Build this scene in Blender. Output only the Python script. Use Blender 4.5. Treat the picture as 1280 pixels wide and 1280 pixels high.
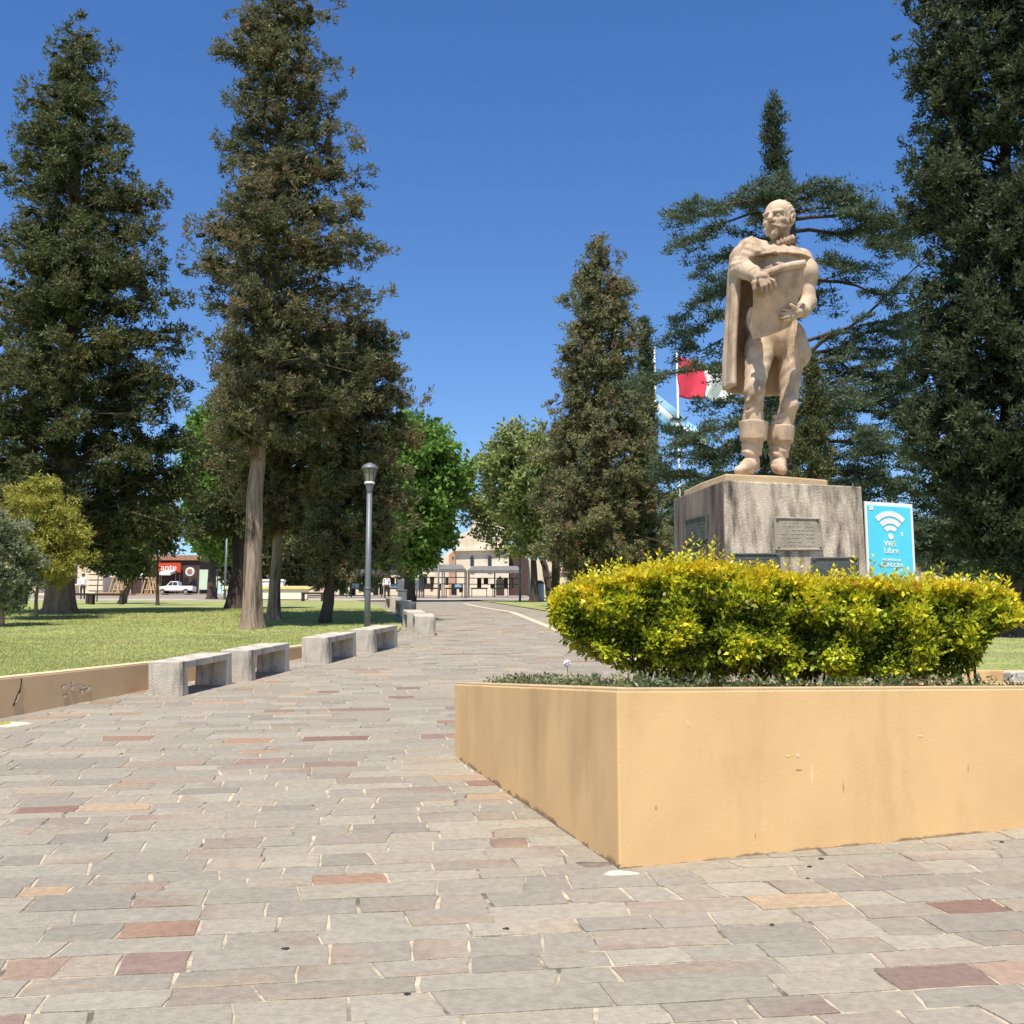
import bpy, bmesh, math
import numpy as np
from mathutils import Vector, Matrix

# ------------------------------------------------------------------ clear
for o in list(bpy.data.objects):
    bpy.data.objects.remove(o, do_unlink=True)
SC = bpy.context.scene
COL = SC.collection
R = math.radians

# ------------------------------------------------------------------ camera
EYE = 1.6
PITCH = math.atan(200 / 1430.0)
FPX = 1430.0
cam_d = bpy.data.cameras.new('camera')
cam_d.sensor_width = 36.0
cam_d.lens = 36.0 * FPX / 1280.0
cam_d.clip_start = 0.05
cam_d.clip_end = 5000
cam = bpy.data.objects.new('camera', cam_d)
COL.objects.link(cam)
cam.location = (0, 0, EYE)
cam.rotation_euler = (math.pi / 2 + PITCH, 0, 0)
SC.camera = cam

# ------------------------------------------------------------------ sky and sun
SUN_AZ, SUN_EL = R(11), R(64)          # shadows fall away from the camera, a little to the right
wd = bpy.data.worlds.new('World')
SC.world = wd
wd.use_nodes = True
nt = wd.node_tree
bg = nt.nodes['Background']
sky = nt.nodes.new('ShaderNodeTexSky')
sky.sky_type = 'NISHITA'
sky.sun_disc = False
sky.sun_elevation = SUN_EL
sky.sun_rotation = math.pi + SUN_AZ
sky.altitude = 500
sky.air_density = 1.0
sky.dust_density = 0.4
sky.ozone_density = 2.2
hs = nt.nodes.new('ShaderNodeHueSaturation')
hs.inputs['Hue'].default_value = 0.509
hs.inputs['Saturation'].default_value = 1.27
nt.links.new(sky.outputs[0], hs.inputs['Color'])
nt.links.new(hs.outputs[0], bg.inputs[0])
bg.inputs[1].default_value = 0.12

sl = bpy.data.lights.new('sun', 'SUN')
sl.energy = 4.8
sl.angle = R(0.53)
sl.color = (1.0, 0.93, 0.82)
sun = bpy.data.objects.new('sun', sl)
COL.objects.link(sun)
sdir = Vector((math.sin(SUN_AZ) * math.cos(SUN_EL), math.cos(SUN_AZ) * math.cos(SUN_EL), -math.sin(SUN_EL)))
sun.rotation_euler = sdir.to_track_quat('-Z', 'Y').to_euler()
sun.location = (-8, -20, 30)

vs = SC.view_settings
vs.view_transform = 'Standard'
vs.look = 'None'
vs.gamma = 1
vs.use_curve_mapping = False
vs.exposure = 0.5

# ------------------------------------------------------------------ pixel and ground helpers
CP, SP = math.cos(PITCH), math.sin(PITCH)

def ray(px, py):
    a = (px - 640) / FPX
    b = (640 - py) / FPX
    return np.array([a, CP - b * SP, SP + b * CP])

def pt(px, py, y):
    d = ray(px, py)
    t = y / d[1]
    return np.array([d[0] * t, y, EYE + d[2] * t])

S1, S2, YB = 0.0985, 0.072, 34.0

def G(y):
    y = np.asarray(y, dtype=float)
    z = np.where(y < YB, S1 * y, S1 * YB + S2 * (np.minimum(y, 175) - YB))
    return z

def g(y):
    return float(G(y))

def GL(y):
    y = np.asarray(y, dtype=float)
    return G(y) + np.maximum(0.03, 0.0300 * (24.5 - np.maximum(y, 6)))

def gl(y):
    return float(GL(y))

def gp(px, py, f=g):
    """ground point seen through a pixel"""
    d = ray(px, py)
    lo, hi = 1.0, 175.0
    h = lambda y: EYE + d[2] * y / d[1] - f(y)
    for _ in range(60):
        m = 0.5 * (lo + hi)
        if h(m) > 0:
            lo = m
        else:
            hi = m
    t = lo / d[1]
    return np.array([d[0] * t, lo, f(lo)])

LE = np.array([(-4, -9.2), (4, -7.2), (8, -6.1), (11.4, -5.12), (14, -4.42), (16, -3.9), (18.5, -3.35), (20.5, -2.95), (22.5, -2.6),
               (24.5, -2.4), (27, -2.5), (32, -3.2), (40, -4.4), (47, -5.4), (54, -6.6), (66, -9)])
RE = np.array([(12.6, 4.5), (14, 4.2), (24, 2.45), (31, 1.4), (54, -0.7), (66, -2.0)])

def ledge(y):
    return np.interp(y, LE[:, 0], LE[:, 1])

def redge(y):
    return np.interp(y, RE[:, 0], RE[:, 1])

# ------------------------------------------------------------------ materials
MATS = {}

def nodes_of(name):
    m = bpy.data.materials.new(name)
    m.use_nodes = True
    n = m.node_tree
    return m, n, n.nodes, n.links, n.nodes['Principled BSDF']

def mat(name, col, rough=0.8, var=0.15, scale=6.0, bump=0.0, bscale=60.0, metal=0.0, stretch=None, attr=False,
        stain=None, stain_scale=2.0, stain_lo=0.5, stain_hi=0.7, stain_stretch=(1, 1, 1), spec=0.3):
    if name in MATS:
        return MATS[name]
    m, n, N, L, b = nodes_of(name)
    b.inputs['Roughness'].default_value = rough
    b.inputs['Metallic'].default_value = metal
    b.inputs['Specular IOR Level'].default_value = spec
    tc = N.new('ShaderNodeTexCoord')
    src = tc.outputs['Object']
    if stretch:
        mp = N.new('ShaderNodeMapping')
        mp.inputs['Scale'].default_value = stretch
        L.new(src, mp.inputs['Vector'])
        src2 = mp.outputs[0]
    else:
        src2 = src
    nz = N.new('ShaderNodeTexNoise')
    nz.inputs['Scale'].default_value = scale
    nz.inputs['Detail'].default_value = 6
    L.new(src2, nz.inputs['Vector'])
    mr = N.new('ShaderNodeMapRange')
    mr.inputs[1].default_value = 0.25
    mr.inputs[2].default_value = 0.75
    mr.inputs[3].default_value = 1 - var
    mr.inputs[4].default_value = 1 + var
    L.new(nz.outputs[0], mr.inputs[0])
    mul = N.new('ShaderNodeMix')
    mul.data_type = 'RGBA'
    mul.blend_type = 'MULTIPLY'
    mul.inputs[0].default_value = 1
    mul.inputs[6].default_value = (*col, 1)
    if attr:
        at = N.new('ShaderNodeAttribute')
        at.attribute_name = 'Col'
        L.new(at.outputs[0], mul.inputs[6])
    L.new(mr.outputs[0], mul.inputs[7])
    out = mul.outputs[2]
    if stain:
        mp2 = N.new('ShaderNodeMapping')
        mp2.inputs['Scale'].default_value = stain_stretch
        L.new(src, mp2.inputs['Vector'])
        n2 = N.new('ShaderNodeTexNoise')
        n2.inputs['Scale'].default_value = stain_scale
        n2.inputs['Detail'].default_value = 8
        n2.inputs['Roughness'].default_value = 0.65
        L.new(mp2.outputs[0], n2.inputs['Vector'])
        r2 = N.new('ShaderNodeMapRange')
        r2.inputs[1].default_value = stain_lo
        r2.inputs[2].default_value = stain_hi
        L.new(n2.outputs[0], r2.inputs[0])
        mx = N.new('ShaderNodeMix')
        mx.data_type = 'RGBA'
        L.new(r2.outputs[0], mx.inputs[0])
        L.new(out, mx.inputs[6])
        mx.inputs[7].default_value = (*stain, 1)
        out = mx.outputs[2]
    L.new(out, b.inputs['Base Color'])
    if bump:
        nb = N.new('ShaderNodeTexNoise')
        nb.inputs['Scale'].default_value = bscale
        nb.inputs['Detail'].default_value = 5
        L.new(src2, nb.inputs['Vector'])
        bp = N.new('ShaderNodeBump')
        bp.inputs['Strength'].default_value = bump
        bp.inputs['Distance'].default_value = 0.02
        L.new(nb.outputs[0], bp.inputs['Height'])
        L.new(bp.outputs[0], b.inputs['Normal'])
    MATS[name] = m
    return m

def leaf_mat(name, rough=0.55, trans=0.22, spec=0.25):
    if name in MATS:
        return MATS[name]
    m, n, N, L, b = nodes_of(name)
    b.inputs['Roughness'].default_value = rough
    b.inputs['Specular IOR Level'].default_value = spec
    at = N.new('ShaderNodeAttribute')
    at.attribute_name = 'Col'
    L.new(at.outputs[0], b.inputs['Base Color'])
    tr = N.new('ShaderNodeBsdfTranslucent')
    L.new(at.outputs[0], tr.inputs['Color'])
    mx = N.new('ShaderNodeMixShader')
    mx.inputs[0].default_value = trans
    L.new(b.outputs[0], mx.inputs[1])
    L.new(tr.outputs[0], mx.inputs[2])
    L.new(mx.outputs[0], N['Material Output'].inputs['Surface'])
    MATS[name] = m
    return m

def glass_mat(name, col=(0.02, 0.025, 0.03), rough=0.1):
    if name in MATS:
        return MATS[name]
    m, n, N, L, b = nodes_of(name)
    b.inputs['Base Color'].default_value = (*col, 1)
    b.inputs['Roughness'].default_value = rough
    b.inputs['Specular IOR Level'].default_value = 0.6
    MATS[name] = m
    return m

M_LEAF = leaf_mat('foliage', 0.55, 0.3)
M_HEDGE = leaf_mat('hedge_leaf', 0.42, 0.35, 0.35)
M_GRASSB = leaf_mat('grass_blade', 0.6, 0.3, 0.2)
M_BARK = mat('bark', (0.23, 0.17, 0.12), 0.95, 0.45, 9, 1.0, 22, stretch=(1, 1, 0.16))
M_BARKP = mat('bark_pale', (0.31, 0.235, 0.175), 0.95, 0.5, 10, 1.0, 26, stretch=(1, 1, 0.1), stain=(0.09, 0.065, 0.05), stain_scale=6, stain_lo=0.48, stain_hi=0.62, stain_stretch=(1.6, 1.6, 0.12))
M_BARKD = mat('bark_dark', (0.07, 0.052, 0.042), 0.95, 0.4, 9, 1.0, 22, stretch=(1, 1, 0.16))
M_MORTAR = mat('mortar', (0.47, 0.40, 0.295), 0.95, 0.35, 9, 0.6, 90, stain=(0.14, 0.115, 0.09), stain_scale=4.0, stain_lo=0.50, stain_hi=0.62)
M_STONE = mat('paving_stone', (0.4, 0.37, 0.33), 0.85, 0.16, 24, 0.5, 70, attr=True, stain=(0.19, 0.155, 0.12), stain_scale=3.2, stain_lo=0.60, stain_hi=1.0)
M_OCHRE = mat('ochre_plaster', (0.70, 0.46, 0.215), 0.92, 0.10, 1.7, 0.07, 60, stain=(0.42, 0.265, 0.125), stain_scale=1.5, stain_lo=0.50, stain_hi=0.90, stain_stretch=(1.4, 1.4, 0.45))
M_OCHRECAP = mat('ochre_cap', (0.52, 0.38, 0.21), 0.9, 0.12, 5, 0.2, 110)
M_LWALL = mat('tan_plaster', (0.74, 0.50, 0.27), 0.92, 0.08, 2.0, 0.3, 90, stain=(0.55, 0.37, 0.21), stain_scale=1.2, stain_lo=0.55, stain_hi=0.85)
M_LCAP = mat('tan_cap', (0.66, 0.50, 0.30), 0.92, 0.12, 4, 0.2, 110)
M_SOIL = mat('soil', (0.16, 0.105, 0.065), 1.0, 0.4, 12, 1.0, 40)
M_LAWN = mat('lawn', (0.27, 0.30, 0.10), 1.0, 0.35, 0.9, 0.7, 70, stain=(0.33, 0.32, 0.14), stain_scale=0.5, stain_lo=0.5, stain_hi=0.75)
M_TERR = mat('terrain', (0.12, 0.14, 0.05), 1.0, 0.3, 0.2, 0.4, 8)
M_CONC = mat('bench_concrete', (0.54, 0.485, 0.395), 0.9, 0.2, 6, 0.45, 50, stain=(0.15, 0.13, 0.11), stain_scale=3.4, stain_lo=0.48, stain_hi=0.72, stain_stretch=(2.4, 2.4, 0.35))
M_PED = mat('pedestal_stone', (0.58, 0.49, 0.375), 0.9, 0.22, 4, 0.45, 50, stain=(0.055, 0.043, 0.035), stain_scale=2.3, stain_lo=0.43, stain_hi=0.64, stain_stretch=(1.8, 1.8, 0.42))
M_PEDL = mat('pedestal_side_shaded', (0.22, 0.18, 0.14), 0.9, 0.2, 3, 0.3, 60, stain=(0.055, 0.045, 0.04), stain_scale=2.0, stain_lo=0.42, stain_hi=0.66, stain_stretch=(2.6, 2.6, 0.3))  # left face: streak stains over a base colour darkened for grazing light
M_SAND = mat('statue_stone', (0.55, 0.415, 0.29), 0.9, 0.16, 9, 0.35, 70, stain=(0.24, 0.155, 0.10), stain_scale=3.2, stain_lo=0.47, stain_hi=0.72, stain_stretch=(1, 1, 0.6))
M_SLAB = mat('slab_stone', (0.47, 0.345, 0.205), 0.9, 0.12, 6, 0.3, 50)
M_BRONZE = mat('plaque_bronze', (0.115, 0.12, 0.105), 0.5, 0.3, 9, 0.3, 50, metal=0.45)
M_PLSTONE = mat('plaque_stone', (0.33, 0.29, 0.225), 0.8, 0.2, 9, 0.3, 50)
M_POLE = mat('lamp_grey', (0.16, 0.175, 0.185), 0.5, 0.1, 8, 0.05, 80, metal=0.3)
M_POLED = mat('pole_dark', (0.05, 0.052, 0.055), 0.55, 0.1, 8)
M_LGLASS = glass_mat('lamp_glass', (0.20, 0.205, 0.15), 0.2)
M_WHITE = mat('white_paint', (0.78, 0.77, 0.74), 0.6, 0.05, 6)
M_CREAM = mat('cream_plaster', (0.74, 0.63, 0.46), 0.9, 0.1, 1.5, 0.15, 20)
M_CHURCH = mat('church_plaster', (0.76, 0.66, 0.50), 0.9, 0.12, 0.6, 0.2, 10, stain=(0.50, 0.33, 0.20), stain_scale=0.5, stain_lo=0.52, stain_hi=0.75)
M_PINK = mat('pink_stone', (0.50, 0.29, 0.19), 0.9, 0.15, 1.5)
M_DARK = mat('dark_opening', (0.025, 0.022, 0.02), 0.9, 0.2, 3)
M_TILE = mat('roof_tile', (0.36, 0.2, 0.12), 0.9, 0.25, 3)
M_ROAD = mat('dusty_street', (0.27, 0.225, 0.18), 0.95, 0.15, 1.0)
M_PAVE2 = mat('far_pavement', (0.40, 0.34, 0.28), 0.95, 0.15, 1.2)
M_CYAN = mat('sign_cyan', (0.10, 0.62, 0.80), 0.45, 0.03, 3)
M_RED = mat('sign_red', (0.55, 0.075, 0.025), 0.5, 0.05, 3)
M_GLASS = glass_mat('window_glass')
M_CANVAS = mat('grey_canvas', (0.17, 0.16, 0.15), 0.9, 0.15, 3)
M_CANVD = mat('dark_canvas', (0.07, 0.065, 0.06), 0.9, 0.15, 3)
M_WOODD = mat('dark_wood', (0.055, 0.04, 0.03), 0.8, 0.3, 6)
M_WOODY = mat('yellow_wood', (0.55, 0.40, 0.20), 0.8, 0.2, 6)
M_BROWN = mat('brown_wall_shade', (0.085, 0.05, 0.04), 0.85, 0.2, 2)  # brown walls and cloth, also the painted shade block at the church
M_BLUEP = mat('blue_paint', (0.25, 0.42, 0.55), 0.6, 0.05, 3)
M_ORANGE = mat('orange_plastic', (0.75, 0.28, 0.04), 0.5, 0.05, 3)
M_GREENP = mat('green_plastic', (0.07, 0.30, 0.06), 0.5, 0.05, 3)
M_PGREEN = mat('pale_green_panel', (0.55, 0.68, 0.50), 0.7, 0.08, 1.0)
M_STEEL = mat('bin_steel', (0.36, 0.36, 0.36), 0.45, 0.1, 6, metal=0.5)
M_RUBBER = mat('rubber', (0.02, 0.02, 0.02), 0.8, 0.1, 6)
M_TRUCK = mat('truck_white', (0.75, 0.75, 0.73), 0.3, 0.03, 3, spec=0.5)
M_FRED = mat('flag_red', (0.62, 0.045, 0.085), 0.75, 0.06, 3)
M_FBLUE = mat('flag_blue', (0.28, 0.55, 0.80), 0.75, 0.06, 3)
M_FWHITE = mat('flag_white', (0.80, 0.80, 0.80), 0.75, 0.05, 3)
M_SKIN = mat('skin', (0.42, 0.24, 0.16), 0.6, 0.05, 5)
M_SHIRT = mat('white_shirt', (0.75, 0.74, 0.72), 0.9, 0.08, 5)
M_TROUS = mat('dark_trousers', (0.03, 0.03, 0.04), 0.9, 0.1, 5)

# ------------------------------------------------------------------ object helpers
def tag(o, label=None, cat=None, group=None, kind=None):
    if label: o['label'] = label
    if cat: o['category'] = cat
    if group: o['group'] = group
    if kind: o['kind'] = kind
    return o

def link(name, me, material=None, parent=None):
    o = bpy.data.objects.new(name, me)
    COL.objects.link(o)
    if material is not None:
        me.materials.append(material)
    if parent is not None:
        o.parent = parent
    return o

def empty(name, loc, rz=0.0, rx=0.0):
    o = bpy.data.objects.new(name, None)
    o.empty_display_size = 0.2
    COL.objects.link(o)
    o.location = [float(v) for v in loc]
    o.rotation_euler = (rx, 0, rz)
    return o

def np_mesh(name, V, F, cols=None, smooth=False):
    """V (n,3); F (m,k) with k 3 or 4; cols (n,3)"""
    me = bpy.data.meshes.new(name)
    V = np.ascontiguousarray(V, dtype=np.float32)
    F = np.ascontiguousarray(F, dtype=np.int32)
    k = F.shape[1]
    me.vertices.add(len(V))
    me.vertices.foreach_set('co', V.ravel())
    me.loops.add(F.size)
    me.loops.foreach_set('vertex_index', F.ravel())
    me.polygons.add(len(F))
    me.polygons.foreach_set('loop_start', np.arange(0, F.size, k, dtype=np.int32))
    if smooth:
        me.polygons.foreach_set('use_smooth', np.ones(len(F), dtype=bool))
    me.update(calc_edges=True)
    if cols is not None:
        a = me.color_attributes.new('Col', 'FLOAT_COLOR', 'POINT')
        c = np.ones((len(V), 4), dtype=np.float32)
        c[:, :3] = cols
        a.data.foreach_set('color', c.ravel())
    return me

def frame(d):
    d = np.asarray(d, float)
    d = d / (np.linalg.norm(d) + 1e-9)
    a = np.array([0, 0, 1.0]) if abs(d[2]) < 0.9 else np.array([1.0, 0, 0])
    u = np.cross(a, d); u /= np.linalg.norm(u)
    return u, np.cross(d, u), d

class MB:
    def __init__(self):
        self.v, self.f = [], []
    def add(self, vs, fs):
        n = len(self.v)
        self.v += [tuple(float(c) for c in p) for p in vs]
        self.f += [tuple(int(i) + n for i in q) for q in fs]
        return self
    def box(self, c, s, rz=0.0, rx=0.0):
        m = Matrix.Rotation(rz, 3, 'Z') @ Matrix.Rotation(rx, 3, 'X')
        vs = []
        for dz in (-.5, .5):
            for dx, dy in ((-.5, -.5), (.5, -.5), (.5, .5), (-.5, .5)):
                p = m @ Vector((dx * s[0], dy * s[1], dz * s[2]))
                vs.append((p.x + c[0], p.y + c[1], p.z + c[2]))
        return self.add(vs, [(3, 2, 1, 0), (4, 5, 6, 7), (0, 1, 5, 4), (1, 2, 6, 5), (2, 3, 7, 6), (3, 0, 4, 7)])
    def prism(self, poly, z0, z1):
        """poly list of (x,y) counter-clockwise; z0/z1 number or function(x,y)"""
        n = len(poly)
        zf = lambda z, p: z(p[0], p[1]) if callable(z) else z
        vs = [(p[0], p[1], zf(z0, p)) for p in poly] + [(p[0], p[1], zf(z1, p)) for p in poly]
        fs = [tuple(range(n - 1, -1, -1)), tuple(range(n, 2 * n))]
        fs += [(i, (i + 1) % n, n + (i + 1) % n, n + i) for i in range(n)]
        return self.add(vs, fs)
    def hexa(self, b, t):
        return self.add(list(b) + list(t), [(3, 2, 1, 0), (4, 5, 6, 7), (0, 1, 5, 4), (1, 2, 6, 5), (2, 3, 7, 6), (3, 0, 4, 7)])
    def tube(self, pts, rad, seg=8, caps=True):
        pts = [np.asarray(p, float) for p in pts]
        if not hasattr(rad, '__len__'):
            rad = [rad] * len(pts)
        vs, fs = [], []
        n = len(pts)
        u0 = None
        for i in range(n):
            d = pts[min(i + 1, n - 1)] - pts[max(i - 1, 0)]
            u, v, d = frame(d)
            if u0 is not None:
                u = u0 - d * np.dot(u0, d)
                u /= np.linalg.norm(u) + 1e-9
                v = np.cross(d, u)
            u0 = u
            for k in range(seg):
                a = 2 * math.pi * k / seg
                vs.append(pts[i] + rad[i] * (math.cos(a) * u + math.sin(a) * v))
        for i in range(n - 1):
            for k in range(seg):
                k2 = (k + 1) % seg
                fs.append((i * seg + k, i * seg + k2, (i + 1) * seg + k2, (i + 1) * seg + k))
        if caps:
            fs.append(tuple(range(seg - 1, -1, -1)))
            fs.append(tuple((n - 1) * seg + k for k in range(seg)))
        return self.add(vs, fs)
    def lathe(self, c, prof, seg=16):
        """prof list of (r,z)"""
        vs, fs = [], []
        for r, z in prof:
            for k in range(seg):
                a = 2 * math.pi * k / seg
                vs.append((c[0] + r * math.cos(a), c[1] + r * math.sin(a), c[2] + z))
        n = len(prof)
        for i in range(n - 1):
            for k in range(seg):
                k2 = (k + 1) % seg
                fs.append((i * seg + k, i * seg + k2, (i + 1) * seg + k2, (i + 1) * seg + k))
        fs.append(tuple(range(seg - 1, -1, -1)))
        fs.append(tuple((n - 1) * seg + k for k in range(seg)))
        return self.add(vs, fs)
    def build(self, name, material, parent=None, smooth=False, bevel=0.0, bseg=2, sub=None):
        me = bpy.data.meshes.new(name)
        me.from_pydata(self.v, [], self.f)
        if bevel > 0:
            bm = bmesh.new(); bm.from_mesh(me)
            bmesh.ops.bevel(bm, geom=[e for e in bm.edges if e.calc_face_angle(0) > 0.5], offset=bevel, segments=bseg, affect='EDGES', profile=0.5)
            bm.to_mesh(me); bm.free()
        if smooth:
            me.polygons.foreach_set('use_smooth', np.ones(len(me.polygons), dtype=bool))
        me.update()
        o = link(name, me, material, parent)
        return o

def loc_of(o):
    return np.array(o.location)

def sweep_wall(mb, pts, thick, zb, zt, side=1):
    """wall along pts [(x,y)]; outer face on the line, thickness to its left (side=1) or right"""
    P = [np.array(p, float) for p in pts]
    n = len(P)
    off = []
    for i in range(n):
        d = P[min(i + 1, n - 1)] - P[max(i - 1, 0)]
        d /= np.linalg.norm(d)
        off.append(np.array([-d[1], d[0]]) * thick * side)
    vs, fs = [], []
    for i in range(n):
        q = P[i] + off[i]
        b, t = zb(P[i][1]), zt(P[i][1])
        vs += [(P[i][0], P[i][1], b), (P[i][0], P[i][1], t), (q[0], q[1], t), (q[0], q[1], b)]
    for i in range(n - 1):
        a, c = 4 * i, 4 * (i + 1)
        for k in range(4):
            k2 = (k + 1) % 4
            fs.append((a + k, c + k, c + k2, a + k2) if side == 1 else (a + k, a + k2, c + k2, c + k))
    fs.append((0, 1, 2, 3)); fs.append((4 * n - 1, 4 * n - 2, 4 * n - 3, 4 * n - 4))
    mb.add(vs, fs)

def text_obj(name, body, size, M, material, parent, extrude=0.004, align='CENTER'):
    cu = bpy.data.curves.new(name, 'FONT')
    cu.body = body
    cu.size = size
    cu.align_x = align
    cu.align_y = 'CENTER'
    cu.extrude = extrude
    cu.resolution_u = 3
    tmp = bpy.data.objects.new('tmp_text', cu)
    COL.objects.link(tmp)
    me = bpy.data.meshes.new_from_object(tmp)
    bpy.data.objects.remove(tmp, do_unlink=True)
    me.name = name
    me.materials.clear()
    me.transform(M)
    return link(name, me, material, parent)

# ================================================================== THE SETTING
# terrain
ys = np.concatenate([np.arange(-60, 0, 10), np.arange(0, 180, 4), [200, 300, 500, 900, 1500]])
xs = np.array([-1200, -500, -200, -100, -50, -20, 0, 20, 50, 100, 200, 500, 1200.])
XX, YY = np.meshgrid(xs, ys)
V = np.stack([XX.ravel(), YY.ravel(), G(YY.ravel()) - 0.06], 1)
nx = len(xs)
F = [(j * nx + i, j * nx + i + 1, (j + 1) * nx + i + 1, (j + 1) * nx + i) for j in range(len(ys) - 1) for i in range(nx - 1)]
tag(link('ground', np_mesh('ground', V, F), M_TERR), kind='structure')

def sheet(name, rows, material, nxs=2):
    """rows: list of (y, x0, x1, z)"""
    vs, fs = [], []
    for y, x0, x1, z in rows:
        for k in range(nxs):
            vs.append((x0 + (x1 - x0) * k / (nxs - 1), y, z))
    for j in range(len(rows) - 1):
        for k in range(nxs - 1):
            a = j * nxs + k
            fs.append((a, a + 1, a + nxs + 1, a + nxs))
    return tag(link(name, np_mesh(name, np.array(vs), np.array(fs)), material), kind='structure')

# paved plaza: mortar bed with stones laid in it
pv = sheet('plaza_paving', [(y, -14, 16, g(y) - 0.0005) for y in np.arange(-3, 67, 1.0)], M_MORTAR)

# lawns
yl = np.concatenate([np.arange(2, 26, 1.0), np.arange(26, 67, 2.0)])
sheet('lawn_left', [(y, -60, float(ledge(y)) - 0.05, gl(y)) for y in yl], M_LAWN, 6)
yr = np.concatenate([np.arange(12.65, 26, 1.0), np.arange(26, 67, 2.0)])
sheet('lawn_right', [(y, float(redge(y)) + 0.05, 60, gl(y)) for y in yr], M_LAWN, 6)
# far pavement, street and verge beyond the lawns
sheet('far_pavement', [(y, -90, 90, g(y) + 0.035) for y in np.arange(65.5, 79, 3.0)], M_PAVE2)
sheet('verge', [(y, 2, 90, g(y) + 0.25 + (y - 78) * 0.02) for y in np.arange(78, 100, 3.0)], M_LAWN)
sheet('street', [(y, -120, 1.5, g(y) + 0.02) for y in np.arange(78, 175, 4.0)], M_ROAD)
sheet('far_kerb', [(124, -120, -30, g(124) + 0.16), (124.6, -120, -30, g(124.6) + 0.17)], M_CREAM)
# pale stone strip set in the path
stp = MB()
sp = [(54, -2.27), (44, -1.25), (34, 0.0), (23.6, 1.24), (16, 2.35)]
vs = []
for y, x in sp:
    vs += [(x - 0.1, y, g(y) + 0.011), (x + 0.1, y, g(y) + 0.011)]
stp.add(vs, [(2 * i, 2 * i + 1, 2 * i + 3, 2 * i + 2) for i in range(len(sp) - 1)])
stp.build('pale_strip', mat('pale_strip', (0.60, 0.47, 0.34), 0.9, 0.15, 4), pv)

# ------------------------------------------------------------------ planter outline (pixels -> ground)
PA = gp(774, 1087); PB = gp(568, 946); PC0 = gp(1280, 1037)
dAC = (PC0 - PA)[:2]; dAC /= np.linalg.norm(dAC)
PC = PA[:2] + dAC * 5.2
PD = np.array([6.6, 10.9])
def vert_z(px, py, P):
    return pt(px, py, P[1])[2]
ZT = vert_z(770, 860, PA)
PLAN = [PA[:2], PC, PD, PB[:2]]

def in_poly(x, y, poly):
    c = False
    n = len(poly)
    for i in range(n):
        x1, y1 = poly[i]; x2, y2 = poly[(i + 1) % n]
        if (y1 > y) != (y2 > y) and x < (x2 - x1) * (y - y1) / (y2 - y1) + x1:
            c = not c
    return c

# ------------------------------------------------------------------ paving stones
rs = np.random.RandomState(11)
ANG = R(8.2)
UX, UY = np.array([math.cos(ANG), math.sin(ANG)]), np.array([-math.sin(ANG), math.cos(ANG)])
GREYS = np.array([(0.300, 0.267, 0.208), (0.280, 0.252, 0.199), (0.315, 0.279, 0.215), (0.262, 0.233, 0.185), (0.290, 0.255, 0.195)])
WARMS = np.array([(0.29, 0.185, 0.125), (0.33, 0.225, 0.15), (0.205, 0.125, 0.095), (0.36, 0.265, 0.17), (0.29, 0.205, 0.15), (0.23, 0.16, 0.128), (0.31, 0.235, 0.165)])
stones = []
v = 0.3
row = 0
warm_run = 0
while v < 63:
    rh = rs.uniform(0.165, 0.275)
    u = -16 + rs.uniform(0, 0.5)
    skr = 0.0
    prow = rs.uniform(0.01, 0.06) if rs.rand() < 0.78 else rs.uniform(0.08, 0.2)
    while u < 14:
        w = rs.choice([rs.uniform(0.21, 0.33), rs.uniform(0.31, 0.46), rs.uniform(0.44, 0.66)], p=[0.38, 0.42, 0.20])
        if v > 30: w *= 1.25
        skl = skr; skr = rs.normal(0, 0.010)
        cu, cv = u + w / 2, v + rh / 2
        c = UX * cu + UY * cv
        u += w
        x, y = c
        if y < 0.8 or y > 64: continue
        if abs(x) > 0.5 * y + 2.2: continue
        if x < ledge(y) - 0.45: continue
        if y > 13.2 and x > redge(y) + 0.3: continue
        if in_poly(x, y, PLAN) and in_poly(x - 0.4, y + 0.3, PLAN) and in_poly(x + 0.4, y + 0.3, PLAN) and in_poly(x, y - 0.35, PLAN): continue
        r0 = rs.rand()
        if warm_run > 0:
            r0 *= 0.25; warm_run -= 1
        if r0 < prow:
            col = WARMS[rs.randint(len(WARMS))] * rs.uniform(0.9, 1.15)
            if warm_run == 0 and rs.rand() < 0.35: warm_run = 2
        else:
            col = GREYS[rs.randint(len(GREYS))] * rs.uniform(0.9, 1.1)
            if rs.rand() < 0.12:
                col = 0.75 * col + 0.25 * WARMS[rs.randint(len(WARMS))]
        stones.append((cu, cv, w, rh, x, y, col, skl, skr))
    v += rh
    row += 1

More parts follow.
